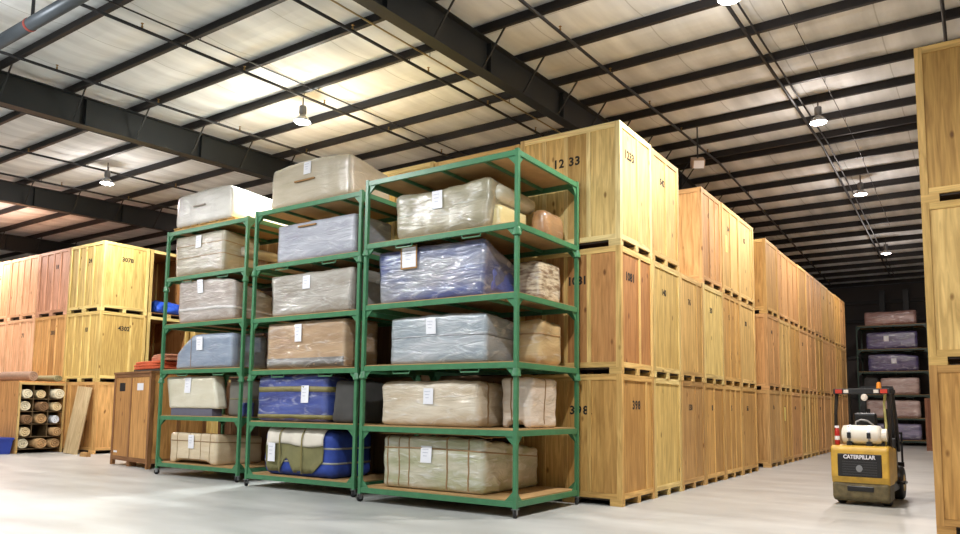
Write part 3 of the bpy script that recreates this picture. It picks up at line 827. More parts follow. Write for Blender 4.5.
t, s = bundle('wrapped_armchair', 'tan wrapped armchair at the end of the silver grey sofa', -1.33, -0.86, -1.25, 2.29+DT, 0.74, 0.8, wrap_mat('tan_chair', (196, 172, 128), (158, 130, 90), film=0.35), shaped(top_in=-0.08, waist=0.12), r=0.11, wr=0.025, seed=8, cat='armchair', straps=[('z', 0.5, 0.012, TAPE)])
CREAM = wrap_mat('cream_cover', (216, 204, 184), (190, 172, 146), film=0.5)
bundle('wrapped_sofa', 'cream wrapped sofa, second shelf from the floor, rack beside the corner crates', -3.58, -1.53, y3, 1.27+DT, 0.73, 0.98, CREAM, shaped(top_in=0.01, back_drop=0.04, bulge=0.015), r=0.1, wr=0.03, seed=9, tagpos=(0.04, 0.66), straps=[('y', -0.2, 0.02, TAPE), ('y', 0.25, 0.02, TAPE)])
t, s = bundle('wrapped_armchair', 'white armchair strapped with tan tape at the end of the cream sofa', -1.42, -0.84, -1.55, 1.27+DT, 0.80, 0.9, wrap_mat('white_chair', (226, 214, 200), (206, 188, 170), film=0.5), shaped(top_in=-0.06, bot_in=0.04, waist=0.1, arch=(0.6, 0.16)), r=0.07, wr=0.025, seed=10, cat='armchair', straps=[('x', -0.08, 0.012, TAPE), ('y', 0.0, 0.012, TAPE)], res=0.05)
PADM = wrap_mat('green_pad', (198, 192, 170), (162, 162, 126), film=0.6)
t, s = bundle('wrapped_sofa', 'pale green padded sofa strapped with brown tape under a cardboard sheet', -3.50, -1.42, y3, 0.24+DT, 0.86, 1.75, PADM, shaped(back_drop=0.22, bulge=0.02), r=0.09, wr=0.028, seed=11, tagpos=(-0.08, 0.66), tagsize=(0.22, 0.27),
     straps=[('x', -0.9, 0.012, TAPE), ('x', -0.45, 0.012, TAPE), ('x', 0.33, 0.014, TAPE), ('x', 0.75, 0.014, TAPE), ('z', 0.66, 0.012, TAPE), ('x', -0.66, 0.010, TAPE)])
obj('cardboard_sheet', MB().prism([(-1.12,0.885),(0.2,0.905),(0.9,0.90),(1.05,0.87),(1.05,0.88),(0.9,0.912),(0.2,0.918),(-1.12,0.898)], 1, -0.86, 0.2).mesh('cardboard_sheet', CARD), t)

# --- middle rack
y2 = -1.73
TANW = wrap_mat('tan_cover', (198, 186, 164), (184, 172, 148), film=0.12)
t, s = bundle('wrapped_sofa', 'large tan wrapped sofa lying on top of the middle green rack', -6.92, -4.68, y2, 5.55+DT, 0.82, 1.15, TANW, shaped(bulge=0.08, back_drop=0.2, top_in=0.02), r=0.06, wr=0.014, seed=12, tagpos=(-0.06, 0.80), tagsize=(0.2, 0.25), straps=[])
obj('handle_bar', cbox(0.56, 0.03, 0.03, CARD), t, (-0.12, -0.598, 0.46))
GREYB = wrap_mat('grey_blue_cover', (172, 174, 184), (150, 152, 164), film=0.35)
t, s = bundle('wrapped_box_spring', 'grey blue wrapped box on the fifth shelf of the middle rack', -6.66, -4.545, y2, 4.42+DT, 0.76, 1.05, GREYB, shaped(), r=0.03, wr=0.008, seed=14, cat='box', tagpos=None)
obj('handle_bar', cbox(0.5, 0.03, 0.03, CARD), t, (-0.2, -0.545, 0.66))
GRW = wrap_mat('warm_grey_cover', (176, 170, 162), (150, 142, 130), film=0.3)
bundle('wrapped_sofa', 'warm grey wrapped sofa, wider at the top, middle rack', -6.84, -4.54, y2, 3.34+DT, 0.83, 1.0, GRW, shaped(bot_in=0.06, waist=0.03), r=0.05, wr=0.018, seed=15, tagpos=(-0.07, 0.76))
BRW = wrap_mat('brown_cover', (190, 160, 128), (164, 134, 104), film=0.3)
t, s = bundle('wrapped_sofa', 'light brown wrapped sofa with a grey lower band, middle rack', -6.88, -4.72, y2, 2.29+DT, 0.93, 0.95, BRW, shaped(), r=0.06, wr=0.016, seed=16, tagpos=(-0.13, 0.75), tagsize=(0.18, 0.34))
mb = s.ribbon(s.seg([(s.w/2-.01, -s.d/2, 0.12), (-s.w/2+.01, -s.d/2, 0.12)]), (0,0,0.09), wrap_mat('grey_band', (150, 146, 142), (112, 108, 106), film=0.6), 0.008, 'lower_band')
obj('lower_band', mb, t)
BLU2 = wrap_mat('royal_blue_cover', (66, 84, 158), (44, 56, 120), film=0.4)
t, s = bundle('wrapped_sofa', 'royal blue padded bundle with olive straps under clear film, middle rack', -7.10, -5.14, y2, 1.27+DT, 0.90, 0.9, BLU2, shaped(bulge=0.02), r=0.1, wr=0.03, seed=17, tagpos=(0.42, 0.58), tagsize=(0.2, 0.33), straps=[('z', 0.62, 0.05, OLIVETAPE), ('z', 0.10, 0.04, OLIVETAPE)])
bundle('wrapped_chair', 'dark charcoal blanket bundle beside the royal blue bundle', -5.05, -4.42, y2+0.04, 1.27+DT, 0.78, 0.8, simple('charcoal_blanket', (70, 68, 66), 0.9, 0, 0.15, 5, 0.3), shaped(top_in=0.12, lean=0.06), r=0.08, wr=0.035, seed=18, cat='chair')
# quilted bundle with white and olive blankets
t, s = bundle('wrapped_sofa', 'blue quilted bundle with white and olive blankets tied over it', -6.86, -4.92, y2, 0.24+DT, 0.88, 1.1, simple('blue_quilt', (40, 66, 150), 0.75, 0, 0.18, 9, 0.3), shaped(bulge=0.0), r=0.16, wr=0.03, seed=19,
     tagpos=None, straps=[('z', 0.28, 0.018, simple('grey_strap', (150, 150, 146), 0.5)), ('z', 0.55, 0.018, MATS['grey_strap'])])
def blanket(s, x0, x1, lowfn, hi_back, mat, out, name):
    """sheet lying over the front and the top: x range, lower edge height along x, how far over the top it goes"""
    mb = MB(); nx, nv = 26, 18
    for i in range(nx+1):
        u = i/nx; x = x0 + (x1-x0)*u
        lo = lowfn(u); path = s.seg([(x, -s.d/2, lo), (x, -s.d/2, s.h), (x, hi_back, s.h)], 0.05)
        for j in range(nv+1):
            q = path[min(len(path)-1, round(j/nv*(len(path)-1)))]
            wv = 0.012*math.sin(9*u*PI + 3*j/nv) + 0.008*math.sin(17*u + 5*j/nv)
            mb.v.append(tuple(s.P(q, out+wv*0.6)))
    k = len(mb.v)
    for i in range(nx):
        for j in range(nv):
            a = i*(nv+1)+j
            mb.f.append((a, a+1, a+nv+2, a+nv+1))
    me = mb.mesh(name, mat, True)
    return me
OL = simple('olive_blanket', (122, 118, 78), 0.85, 0, 0.2, 4, 0.4); WHB = simple('white_blanket', (216, 208, 194), 0.85, 0, 0.06, 4, 0.3)
def solid(o, th=0.006):
    md = o.modifiers.new('thickness', 'SOLIDIFY'); md.thickness = th; md.offset = 1
    return o
solid(obj('olive_blanket', blanket(s, -0.82, 0.72, lambda u: 0.06 + 0.26*math.exp(-((u-0.36)/0.1)**2) + 0.22*max(0, (u-0.78)/0.22) + 0.02*math.sin(20*u), 0.0, OL, 0.022, 'olive_blanket'), t))
solid(obj('white_blanket', blanket(s, -0.80, 0.74, lambda u: 0.56 + 0.04*math.sin(6*u) + 0.06*u, 0.25, WHB, 0.042, 'white_blanket'), t))
for xx in (-0.42, 0.2):
    obj('rope', s.loop_x(xx, 0.016, OLIVETAPE, 0.066, 'rope'), t)
lb = s.tag(t, -0.66, 0.50, 0.2, 0.36); lb['label'] = 'white paper label'; lb.location.y -= 0.05

# --- rack beside the brown cabinet
y1 = -1.43
Z1 = [0.27, 1.33, 2.38, 3.43, 4.53, 5.62]
WHW = wrap_mat('white_cover', (226, 222, 214), (216, 212, 204), film=0.1)
pal = thing('wooden_pallet', 'wooden pallet under the white bundle on top of the rack', 'pallet', (-9.62, y1+0.62, Z1[5]+DT))
PT = C((196,156,84))
for i in range(3):
    obj('stringer', cbox(2.26, 0.05, 0.08, WX), pal, (0, -0.55+0.55*i, 0.0), color=PT)
for i in range(7):
    obj('slat', cbox(0.24, 1.2, 0.02, WY), pal, (-1.0+0.335*i, 0, 0.081), color=PT)
t, s = bundle('wrapped_sofa', 'large white wrapped bundle on a pallet on top of the rack', -10.66, -8.58, y1, Z1[5]+DT+0.102, 0.74, 1.75, WHW, shaped(bulge=0.05, top_in=0.025, back_drop=0.1), r=0.07, wr=0.012, seed=20, straps=[])
obj('handle_bar', cbox(0.42, 0.03, 0.03, simple('grey_handle', (150, 140, 130), 0.6)), t, (-0.1, -0.90, 0.40))
GR2 = wrap_mat('stone_cover', (176, 168, 150), (158, 148, 126), film=0.2)
t, s = bundle('wrapped_sofa', 'stone coloured wrapped sofa with round side arm, rack beside the brown cabinet', -10.60, -8.78, y1, Z1[4]+DT, 0.95, 1.0, GR2, shaped(bot_in=0.05, back_drop=0.12), r=0.05, wr=0.012, seed=21, tagpos=(0.0, 0.80), tagsize=(0.2, 0.28), straps=[('z', 0.42, 0.008, TAPE), ('z', 0.70, 0.008, TAPE)])
obj('arm_roll', MB().lathe([(0.02,-0.5),(0.10,-0.48),(0.12,-0.4),(0.12,0.4),(0.10,0.48),(0.02,0.5)], 16, (0.95, 0.45, 0.52), 'y').mesh('arm_roll', GR2, True), t)
GR3 = wrap_mat('mauve_grey_cover', (184, 174, 168), (164, 152, 142), film=0.4)
t, s = bundle('wrapped_sofa', 'mauve grey wrapped sofa with a bright film band, rack beside the brown cabinet', -10.36, -8.34, y1, Z1[3]+DT, 0.97, 1.1, GR3, shaped(bot_in=0.02, lean=-0.03, back_drop=0.3, right_low=0.1), r=0.06, wr=0.02, seed=22, tagpos=(-0.16, 0.83), tagsize=(0.2, 0.3))
obj('film_band', s.loop_z(0.3, 0.035, wrap_mat('film', (210, 206, 204), (190, 186, 182), film=0.6), 0.007, 'film_band'), t)
BLG = wrap_mat('slate_blue_cover', (148, 160, 178), (132, 146, 166), film=0.15)
t, s = bundle('wrapped_chaise', 'slate blue wrapped chaise with one sloping end', -10.36, -8.38, y1, Z1[2]+DT, 0.76, 1.0, BLG, shaped(left_low=0.55, bulge=0.02), r=0.07, wr=0.012, seed=23, tagpos=(-0.10, 0.72), tagsize=(0.22, 0.3), straps=[('x', -0.42, 0.006, TAPE)], cat='chaise')
WBOX = wrap_mat('ivory_cover', (226, 220, 200), (214, 206, 182), film=0.05)
t, s = bundle('wrapped_headboard', 'ivory wrapped headboard leaning on a dark base', -10.62, -8.86, y1, Z1[1]+DT+0.16, 0.72, 0.28, WBOX, shaped(lean=0.02, skew=0.2), r=0.03, wr=0.006, seed=24, tagpos=(-0.08, 0.72), tagsize=(0.22, 0.34), cat='headboard')
obj('dark_base', cbox(1.5, 0.26, 0.16, simple('slate_base', (96, 96, 112), 0.6)), t, (0.02, 0.01, -0.16))
t, s = bundle('wrapped_chair', 'grey upholstered chair beside the ivory headboard', -8.66, -8.03, y1+0.2, Z1[1]+DT, 0.78, 0.9, simple('grey_upholstery', (112, 108, 100), 0.8, 0, 0.1, 4), shaped(back_drop=0.1), r=0.06, wr=0.015, seed=25, cat='chair', straps=[('z', 0.38, 0.01, OLIVETAPE)])
bundle('wrapped_parcel', 'small blue parcel at the end of the grey chair', -8.02+0.02, -7.97, y1+0.05, Z1[1]+DT, 0.3, 0.3, BLU2, None, r=0.02, wr=0.004, seed=26, cat='parcel', res=0.05)
IVB = wrap_mat('ivory_bench', (222, 204, 172), (206, 184, 150), film=0.1)
t, s = bundle('wrapped_bench', 'cream bench with short feet tied with thin straps', -10.42, -8.74, y1, Z1[0]+DT, 0.68, 1.25, IVB, shaped(back_drop=0.12, arch=(0.78, 0.16)), r=0.05, wr=0.012, seed=27, tagpos=(-0.02, 0.72), tagsize=(0.2, 0.3), cat='bench', res=0.06,
     straps=[('z', 0.5, 0.01, TAPE), ('x', -0.55, 0.006, TAPE), ('x', -0.1, 0.006, TAPE), ('x', 0.3, 0.006, TAPE), ('x', 0.62, 0.006, TAPE)])

# --- far rack
PNK = wrap_mat('pink_film', (190, 150, 140), (150, 106, 98), film=0.4); IND = wrap_mat('indigo_cover', (92, 84, 130), (60, 52, 96), film=0.35); PK2 = wrap_mat('pale_pink_film', (206, 180, 172), (176, 146, 138), film=0.5)
FZ = [0.24, 1.31, 2.43, 3.57, 4.67, 5.85]
gf = 'wrapped furniture on the far rack'
bundle('wrapped_sofa', 'rosy wrapped sofa on the top of the far rack', 0.35, 2.6, 29.6, FZ[5]+DT, 0.70, 0.9, PNK, shaped(sag=0.03), r=0.06, wr=0.02, seed=31, group=gf, res=0.12)
bundle('wrapped_sofa', 'indigo wrapped sofa with white label, fifth shelf of the far rack', 0.40, 2.6, 29.6, FZ[4]+DT, 0.84, 0.9, IND, None, r=0.05, wr=0.02, seed=32, tagpos=(-0.2, 0.6), tagsize=(0.22, 0.26), group=gf, res=0.12)
bundle('wrapped_sofa', 'indigo wrapped sofa under crinkled film, fourth shelf of the far rack', 0.45, 2.6, 29.6, FZ[3]+DT, 0.84, 0.9, IND, shaped(right_low=0.15), r=0.05, wr=0.03, seed=33, tagpos=(0.05, 0.6), tagsize=(0.22, 0.26), group=gf, res=0.12)
bundle('wrapped_sofa', 'pale pink wrapped sofa beside a dark chair, far rack', 0.95, 2.6, 29.6, FZ[2]+DT, 0.82, 0.9, PK2, None, r=0.06, wr=0.03, seed=34, group=gf, res=0.12)
bundle('wrapped_chair', 'black covered chair beside the pale pink sofa, far rack', 0.15, 0.9, 29.6, FZ[2]+DT, 0.86, 0.9, MATS['charcoal_blanket'], shaped(top_in=0.2), r=0.2, wr=0.03, seed=35, cat='chair', group=gf, res=0.12)
bundle('wrapped_sofa', 'pale pink wrapped sofa, second shelf of the far rack', 0.3, 2.6, 29.6, FZ[1]+DT, 0.84, 0.9, PK2, None, r=0.06, wr=0.03, seed=36, group=gf, res=0.12)
bundle('wrapped_sofa', 'lilac wrapped sofa on the bottom shelf of the far rack', 0.4, 2.6, 29.6, FZ[0]+DT, 0.78, 0.9, wrap_mat('lilac_film', (150, 142, 178), (88, 84, 118), film=0.4), None, r=0.06, wr=0.02, seed=37, group=gf, res=0.12)

# ------------------------------------------------------------------ brown cabinet with blankets, left of the racks
cab = thing('wooden_cabinet', 'old brown panelled wooden cabinet beside the green rack', 'cabinet', (-13.05, -0.05, 0), math.radians(-8.5))
CB, CF = C((190,136,66)), C((142,96,50))
cw, cd, ch = 2.25, 1.5, 2.42
obj('body', cbox(cw-0.06, cd-0.06, ch-0.24, WV), cab, (0,0,0.2), color=CB)
for sx in (-1, 1):
    for sy in (-1, 1):
        obj('corner_post', cbox(0.1, 0.1, ch-0.05, WV), cab, (sx*(cw/2-0.05), sy*(cd/2-0.05), 0), color=CF)
obj('top_board', cbox(cw+0.04, cd+0.04, 0.05, WX), cab, (0,0,ch-0.048), color=CF)
for sy in (-1, 1):
    obj('bottom_rail', cbox(cw-0.202, 0.04, 0.11, WX), cab, (0, sy*(cd/2-0.03), 0.13), color=CF)
    obj('top_rail', cbox(cw-0.202, 0.04, 0.09, WX), cab, (0, sy*(cd/2-0.03), ch-0.14), color=CF)
    obj('batten', cbox(0.08, 0.03, ch-0.40, WV), cab, (-0.05, sy*(cd/2-0.02), 0.242), color=CF)
for sx in (-1, 1):
    obj('side_rail', cbox(0.04, cd-0.202, 0.11, WY), cab, (sx*(cw/2-0.03), 0, 0.13), color=CF)
    obj('side_batten', cbox(0.03, 0.08, ch-0.30, WV), cab, (sx*(cw/2-0.02), 0, 0.242), color=CF)
for (x0, x1) in ((-cw/2+0.102, -0.092), (-0.008, cw/2-0.102)):
    obj('door_panel', cbox(x1-x0, 0.014, ch-0.40, WV), cab, ((x0+x1)/2, -cd/2+0.026, 0.243), color=CB)
obj('foot', cbox(0.14, 0.2, 0.13, WX), cab, (-0.05, -cd/2+0.12, 0), color=CF)
obj('paper_label', cbox(0.36, 0.004, 0.18, PAPER), cab, (0.48, -cd/2+0.016, ch-0.48))['label'] = 'white paper label'
obj('name_plate', cbox(0.34, 0.004, 0.22, BLACK), cab, (-0.62, -cd/2+0.016, ch-0.50))['label'] = 'black plate'
obj('tape_strip', cbox(0.22, 0.004, 0.05, PAPER), cab, (-0.86, -cd/2+0.016, 0.32))
# folded blankets on it
def folded(label, loc, w, d, h, mat, rz, seed, name='folded_blanket', group='folded blankets on the brown cabinet'):
    t = thing(name, label, 'blanket', loc, rz, group)
    n = 3
    for i in range(n):
        s = Soft(w*(1-0.05*i), d, h/n, 0.03, shaped(bulge=0.015), 0.012, seed+i)
        obj('fold', s.body('fold', mat, 0.09), t, (0.03*((-1)**i), 0, i*h/n*0.985))
    return t
tag(obj('tray_board', cbox(1.55, 0.9, 0.06, simple('dark_tray', (60, 54, 48), 0.7)), None, (-12.75, -0.18, ch+0.004), (0,0,math.radians(-8.5))), 'dark flat tray under the orange blankets', 'tray')
folded('orange red moving blankets folded in a flat stack', (-12.8, -0.2, ch+0.066), 1.5, 0.85, 0.2, simple('orange_blanket', (206, 92, 52), 0.85, 0, 0.15, 6, 0.3), math.radians(-8.5), 51)
folded('faded pink brown blanket folded on the orange ones', (-12.45, -0.15, ch+0.285), 1.05, 0.7, 0.16, simple('faded_blanket', (186, 124, 92), 0.85, 0, 0.15, 6, 0.3), math.radians(-14), 57)
# blue tarp in the open crate
t = thing('blue_tarp', 'crumpled blue tarp lying in the open crate', 'tarp', (LX-0.48, LY+LD*1.5+0.1, 2*LH+0.168))
s = Soft(0.75, 1.1, 0.36, 0.14, shaped(bulge=0.02, top_in=0.2), 0.11, 61, 4.5)
obj('sheet', s.body('sheet', simple('blue_tarp', (40, 92, 214), 0.4, 0, 0.12, 8), 0.05), t)

# ------------------------------------------------------------------ rug bin, rolls, plank, blue tub
BX, BY = -20.0, -0.45
bw, bd, bhh = 2.1, 1.42, 2.28      # stands with its open end to +x
bin_ = thing('rug_bin', 'open ended wooden bin with pigeonholes full of rolled rugs', 'bin', (BX-bw/2, BY+bd/2, 0))
BC, BF = C((206,150,84)), C((190,160,96))
obj('side_wall', cbox(bw, 0.03, bhh-0.05, WV), bin_, (0, -bd/2+0.016, 0.0), color=BC)
obj('side_wall', cbox(bw, 0.03, bhh-0.05, WV), bin_, (0, bd/2-0.016, 0.0), color=BC)
obj('back_wall', cbox(0.03, bd-0.07, bhh-0.05, WV), bin_, (-bw/2+0.02, 0, 0.0), color=BC)
obj('roof_board', cbox(bw, bd, 0.045, WX), bin_, (0, 0, bhh-0.048), color=BC)
for sy in (-1, 1):
    obj('corner_post', cbox(0.05, 0.06, bhh-0.05, WV), bin_, (bw/2+0.026, sy*(bd/2-0.03), 0), color=BF)
obj('top_rail', cbox(0.05, bd-0.122, 0.07, WY), bin_, (bw/2+0.026, 0, bhh-0.12), color=BF)
DKW = C((96, 76, 46))
zsh = [0.12, 0.50, 0.90, 1.30, 1.70]
for z in zsh:
    obj('shelf', cbox(bw-0.10, bd-0.07, 0.022, WX), bin_, (0.02, 0, z), color=DKW)
for y in (-0.235, 0.235):
    for a, b in zip(zsh, zsh[1:] + [bhh-0.05]):
        if a > 0.3: obj('divider', cbox(bw-0.12, 0.02, b-a-0.026, WX), bin_, (0.02, y, a+0.024), color=DKW)
RUGS = [simple('rug_cream', (206,184,142), 0.9, 0, 0.14, 14, 0.4), simple('rug_tan', (178,142,98), 0.9, 0, 0.16, 14, 0.4), simple('rug_brown', (122,92,62), 0.9, 0, 0.16, 14, 0.4), simple('rug_pale', (214,204,176), 0.9, 0, 0.12, 14, 0.4)]
def rug(label, loc, r, length, mat, rz=0.0, group='rolled rugs in the bin', squash=1.0):
    """roll along local x with a spiral end"""
    t = thing('rolled_rug', label, 'rug', loc, rz, group)
    prof = [(r*0.15,-length/2), (r*0.9,-length/2), (r,-length/2+0.03), (r*1.02,0), (r,length/2-0.04), (r*0.93,length/2), (r*0.76,length/2), (r*0.74,length/2-0.02), (r*0.6,length/2-0.02), (r*0.58,length/2+0.004), (r*0.4,length/2+0.004), (r*0.38,length/2-0.02), (r*0.2,length/2-0.02), (r*0.18,length/2+0.006), (0.01,length/2+0.006)]
    m = MB().lathe(prof, 20, (0, 0, 0), 'x')
    o = obj('roll', m.mesh('roll', mat, True), t, (0, 0, r*squash*1.02)); o.scale = (1, 1, squash)
    return t
slots = [(0, 4, 3, 'top row, near side'), (1, 4, 0, 'top row, centre'), (2, 4, 3, 'top row, far side'), (0, 3, 3, 'second row, near side'), (1, 3, 2, 'second row, centre'), (2, 3, 0, 'second row, far side'),
         (0, 2, 2, 'third row, near side'), (1, 2, 1, 'third row, centre'), (2, 1, 1, 'fourth row, far side'), (0, 1, 0, 'fourth row, near side'), (1, 0, 1, 'bottom row, centre'), (0, 0, 3, 'bottom row, near side'), (2, 0, 1, 'bottom row, far side')]
for (c, r_, m, w) in slots:
    rr = [0.17, 0.16, 0.15, 0.17, 0.155][(c*3+r_) % 5]
    rug('%s rolled rug in the bin, %s' % (['cream', 'tan', 'dark brown', 'pale'][m], w), (BX-1.0+0.11*((c*2+r_) % 3), BY+bd/2-0.46+0.46*c, zsh[r_]+0.024), rr, 1.9, RUGS[m], 0.0, squash=0.92)
rug('rolled rug wrapped in white plastic in the bin', (BX-0.95, BY+bd/2+0.46, zsh[2]+0.024), 0.13, 1.9, simple('white_plastic', (214, 218, 224), 0.3), 0.0)
rug('loose pinkish brown rug roll on top of the bin', (BX-1.25, BY+0.5, bhh), 0.16, 1.7, simple('rug_rose', (158, 132, 112), 0.9, 0, 0.14, 12, 0.4), 0.12, 'rolled rugs on top of the bin')
rug('flat olive rug roll on top of the bin', (BX-0.75, BY+1.12, bhh), 0.15, 1.5, simple('rug_olive', (140, 132, 96), 0.9, 0, 0.14, 12, 0.4), 0.08, 'rolled rugs on top of the bin', 0.7)
pl = thing('plank', 'long plywood plank leaning on the bottom crate', 'plank', (-18.75, 0.62, 0.0))
obj('board', cbox(0.80, 0.045, 2.12, WV), pl, (0, 0, 0.012), (-0.13, 0.06, 0), color=C((188,164,120)))
tag(obj('wood_block', MB().box(-0.2,0.2,-0.06,0.06,0,0.1).box(-0.17,0.17,-0.05,0.05,0.1,0.13).mesh('wood_block', WX), None, (-17.35, 0.35, 0), color=C((200,160,96))), 'short wood block on the floor beside the leaning plank', 'wood block')
tub = thing('storage_tub', 'blue plastic tub on the floor beside the rug bin', 'tub', (-20.42, -0.82, 0))
TB = simple('blue_plastic', (36, 60, 150), 0.4)
k = MB()
def frust(mb, w0, d0, w1, d1, z0, z1):
    n = len(mb.v)
    mb.v += [(-w0/2,-d0/2,z0),(w0/2,-d0/2,z0),(w0/2,d0/2,z0),(-w0/2,d0/2,z0),(-w1/2,-d1/2,z1),(w1/2,-d1/2,z1),(w1/2,d1/2,z1),(-w1/2,d1/2,z1)]
    mb.f += [tuple(n+i for i in q) for q in ((0,3,2,1),(4,5,6,7),(0,1,5,4),(1,2,6,5),(2,3,7,6),(3,0,4,7))]
    return mb
obj('tub_body', frust(MB(), 0.8, 0.5, 0.9, 0.6, 0.0, 0.44).mesh('tub_body', TB), tub)
obj('lid', cbox(0.95, 0.65, 0.06, TB), tub, (0,0,0.44))

# ------------------------------------------------------------------ forklift (heading +y, rear towards the camera)
fk = thing('forklift', 'yellow and black forklift parked in the aisle, seen from behind, with a white gas tank', 'forklift', (3.24, 3.7, 0), math.radians(-3.0))
fk.scale = (0.86, 0.86, 0.98)
YELP = simple('yellow_paint', (198, 160, 62), 0.45, 0, 0.2, 6)
SCUFF = simple('scuffed_dark_paint', (96, 86, 58), 0.6, 0, 0.48, 9)
def bevelled(o, w=0.03, seg=3):
    md = o.modifiers.new('bevel', 'BEVEL'); md.width = w; md.segments = seg; md.limit_method = 'ANGLE'
    return o
# counterweight: side profile (y, z)
prof = [(-1.05,0.36),(-1.12,0.50),(-1.12,0.98),(-1.06,1.04),(-0.45,1.04),(-0.45,0.36)]
cwt = bevelled(obj('counterweight', MB().prism(prof, 0, -0.53, 0.53).mesh('counterweight', YELP), fk), 0.07, 4)
bevelled(obj('lower_counterweight', MB().prism([(-1.00,0.07),(-1.09,0.12),(-1.09,0.40),(-0.5,0.40),(-0.5,0.07)], 0, -0.52, 0.52).mesh('lower_counterweight', SCUFF), fk), 0.05, 3)
gr = bevelled(obj('grille_panel', MB().box(-0.40,0.40,-1.135,-1.10,0.50,0.90).mesh('grille_panel', BLACK), fk), 0.015, 2)
for i in range(6):
    obj('grille_slat', cbox(0.62, 0.016, 0.022, simple('grille_grey', (52, 52, 54), 0.5)), gr, (0, -1.14, 0.53+0.044*i))
obj('lettering', text_mesh('CATERPILLAR', 0.095, PAPER, 1.0, 0.003), gr, (0, -1.139, 0.845), (PI/2,0,0))
obj('emblem', MB().lathe([(0.02,0),(0.06,0.0),(0.06,0.012),(0.02,0.012)], 16, (0,-1.16,0.65), 'y').mesh('emblem', STEEL), gr)
bevelled(obj('tow_slot', MB().box(-0.24,0.24,-1.105,-1.06,0.25,0.34).mesh('tow_slot', BLACK), fk), 0.01, 1)
bevelled(obj('engine_hood', MB().box(-0.48,0.48,-0.45,0.25,0.36,0.98).mesh('engine_hood', YELP), fk), 0.05, 3)
bevelled(obj('chassis', MB().box(-0.47,0.47,-0.5,1.0,0.2,0.42).mesh('chassis', BLACK), fk), 0.02, 1)
obj('step', cbox(0.14, 0.4, 0.04, BLACK), fk, (0.54, 0.45, 0.32)); obj('step', cbox(0.14, 0.4, 0.04, BLACK), fk, (-0.54, 0.45, 0.32))
for (x, y, r, w) in ((0.41,-0.72,0.24,0.17), (-0.41,-0.72,0.24,0.17), (0.42,0.85,0.31,0.2), (-0.42,0.85,0.31,0.2)):
    wh = obj('wheel', MB().lathe([(r*0.5,-w/2),(r*0.9,-w/2),(r,-w/2+0.03),(r,w/2-0.03),(r*0.9,w/2),(r*0.5,w/2)], 24, (0,0,0), 'x').mesh('wheel', RUBBER, True), fk, (x, y, r))
    obj('hub', MB().lathe([(0.03,-w/2-0.004),(r*0.48,-w/2-0.004),(r*0.5,w/2+0.004),(0.03,w/2+0.004)], 16, (0,0,0), 'x').mesh('hub', YELP), wh)
# seat
st = bevelled(obj('seat', MB().box(-0.24,0.24,-0.25,0.22,0.99,1.12).mesh('seat', BLACK), fk), 0.04, 2)
bevelled(obj('backrest', MB().prism([(-0.30,1.10),(-0.18,1.10),(-0.26,1.62),(-0.36,1.62)], 0, -0.22, 0.22).mesh('backrest', BLACK), st), 0.04, 2)
# overhead guard
for sx in (-1, 1):
    obj('guard_post', MB().path([(sx*0.50,-0.66,1.0),(sx*0.50,-0.64,1.6),(sx*0.48,-0.56,2.0)], 0.035, 8).mesh('guard_post', BLACK), fk)
    obj('guard_post', MB().path([(sx*0.45,0.78,0.9),(sx*0.44,0.62,1.5),(sx*0.42,0.40,2.02)], 0.035, 8).mesh('guard_post', BLACK), fk)
    obj('guard_rail', MB().box(sx*0.43-0.035, sx*0.43+0.035, -0.58, 0.52, 1.99, 2.06).mesh('guard_rail', BLACK), fk)
for i in range(6):
    obj('guard_bar', cbox(0.80, 0.035, 0.045, BLACK), fk, (0, -0.5+0.19*i, 2.0))
rear = bevelled(obj('rear_light_bar', MB().box(-0.53,0.53,-0.67,-0.60,1.96,2.06).mesh('rear_light_bar', BLACK), fk), 0.01, 1)
RED_L = simple('red_lens', (190, 60, 44), 0.3); WHT_L = simple('white_lens', (220, 214, 204), 0.3); ORG = simple('orange_lens', (226, 140, 40), 0.3)
for sx in (-1, 1):
    obj('tail_light', cbox(0.13, 0.03, 0.07, RED_L), rear, (sx*0.42, -0.68, 1.975))
    obj('reverse_light', cbox(0.09, 0.03, 0.06, WHT_L), rear, (sx*0.28, -0.68, 1.98))
obj('work_light', MB().lathe([(0.03,0),(0.06,0.01),(0.065,0.05),(0.02,0.07)], 14, (0.06,-0.72,1.90), 'y').mesh('work_light', WHT_L), rear)
obj('beacon', MB().lathe([(0.05,0),(0.05,0.03),(0.045,0.04),(0.04,0.11),(0.02,0.13)], 14, (0.30,-0.45,2.05)).mesh('beacon', ORG, True), fk)
# hydraulic hoses and yellow tilt column seen by the right post
obj('hose', MB().path([(0.38,-0.45,1.05),(0.40,-0.4,1.4),(0.36,-0.3,1.8),(0.40,-0.3,2.0)], 0.025, 8).mesh('hose', simple('yellow_tag', (196, 190, 120), 0.5), True), fk)
# gas tank lying across the counterweight
WT = simple('white_tank', (226, 224, 214), 0.35, 0, 0.05, 6)
tk = obj('gas_tank', MB().lathe([(0.03,-0.36),(0.10,-0.355),(0.155,-0.33),(0.165,-0.29),(0.165,0.30),(0.155,0.35),(0.10,0.385),(0.03,0.39)], 24, (0,-0.80,1.235), 'x').mesh('gas_tank', WT, True), fk)
for x in (-0.20, 0.16):
    obj('tank_strap', MB().tube((x-0.02,-0.80,1.235), (x+0.02,-0.80,1.235), 0.17, 24).mesh('tank_strap', STEEL), tk)
    obj('strap_buckle', cbox(0.07, 0.03, 0.10, BLACK), tk, (x, -0.965, 1.17))
    obj('tank_cradle', cbox(0.10, 0.26, 0.08, BLACK), fk, (x, -0.80, 1.03))
obj('tank_collar', MB().tube((0.36,-0.80,1.235), (0.47,-0.80,1.235), 0.11, 16).mesh('tank_collar', WT), tk)
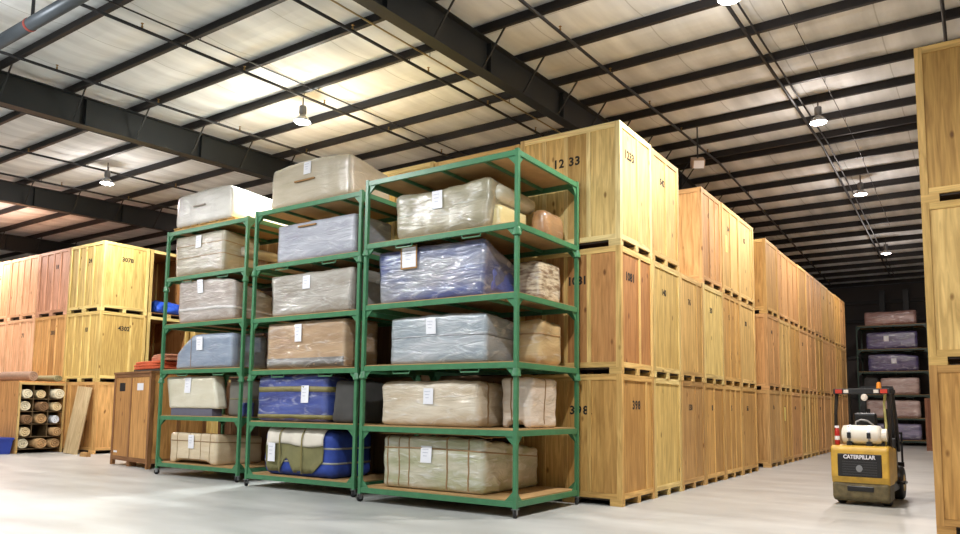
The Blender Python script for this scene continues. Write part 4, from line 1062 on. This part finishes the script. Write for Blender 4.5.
obj('tank_hose', MB().path([(-0.10,-0.80,1.40),(-0.09,-0.80,1.46),(0.0,-0.78,1.50),(0.12,-0.76,1.48),(0.24,-0.70,1.38),(0.30,-0.6,1.1)], 0.016, 8).mesh('tank_hose', simple('grey_hose', (150, 150, 152), 0.4), True), tk)
obj('regulator', cbox(0.14, 0.12, 0.13, BLACK), fk, (0.34, -0.72, 1.04))
ext = obj('fire_extinguisher', MB().lathe([(0.04,0),(0.048,0.02),(0.048,0.24),(0.035,0.29),(0.015,0.31)], 14, (-0.44,-0.86,1.04)).mesh('fire_extinguisher', simple('extinguisher_red', (176, 36, 30), 0.35), True), fk)
obj('extinguisher_valve', MB().box(-0.48,-0.40,-0.88,-0.84,1.345,1.385).mesh('extinguisher_valve', PAPER), ext)
obj('extinguisher_label', MB().tube((-0.44,-0.86,1.13), (-0.44,-0.86,1.20), 0.0495, 14).mesh('extinguisher_label', PAPER), ext)
# dashboard, wheel, mast, carriage and forks
bevelled(obj('cowl', MB().prism([(0.55,0.4),(0.85,0.4),(0.80,1.15),(0.62,1.15)], 0, -0.42, 0.42).mesh('cowl', BLACK), fk), 0.02, 2)
obj('steering_column', MB().tube((-0.05,0.62,1.1), (-0.05,0.42,1.32), 0.03, 8).mesh('steering_column', BLACK), fk)
sw = MB(); sw.path([(0.17*math.cos(a*PI/8)-0.05, 0.42+0.11*math.sin(a*PI/8), 1.33+0.12*math.sin(a*PI/8)) for a in range(17)], 0.016, 6)
obj('steering_wheel', sw.mesh('steering_wheel', BLACK, True), fk)
for sx in (-1, 1):
    obj('mast_rail', MB().box(sx*0.28-0.055, sx*0.28+0.055, 1.12, 1.26, 0.08, 2.12).mesh('mast_rail', BLACK), fk)
    obj('lift_cylinder', MB().tube((sx*0.17,1.12,0.2), (sx*0.17,1.12,1.7), 0.04, 12).mesh('lift_cylinder', BLACK), fk)
    obj('fork', MB().prism([(1.36,0.05),(2.3,0.05),(2.3,0.065),(1.42,0.09),(1.42,0.62),(1.36,0.62)], 0, sx*0.25-0.05, sx*0.25+0.05).mesh('fork', BLACK), fk)
for z in (0.3, 1.1, 2.06):
    obj('mast_crossbar', cbox(0.66, 0.06, 0.09, BLACK), fk, (0, 1.19, z))
for z in (0.25, 0.58):
    obj('carriage_bar', cbox(0.95, 0.05, 0.09, BLACK), fk, (0, 1.31, z))
obj('load_backrest', MB().box(-0.46,-0.42,1.30,1.34,0.6,1.25).box(0.42,0.46,1.30,1.34,0.6,1.25).box(-0.46,0.46,1.30,1.34,1.21,1.25).box(-0.17,-0.14,1.30,1.34,0.6,1.25).box(0.14,0.17,1.30,1.34,0.6,1.25).mesh('load_backrest', BLACK), fk)
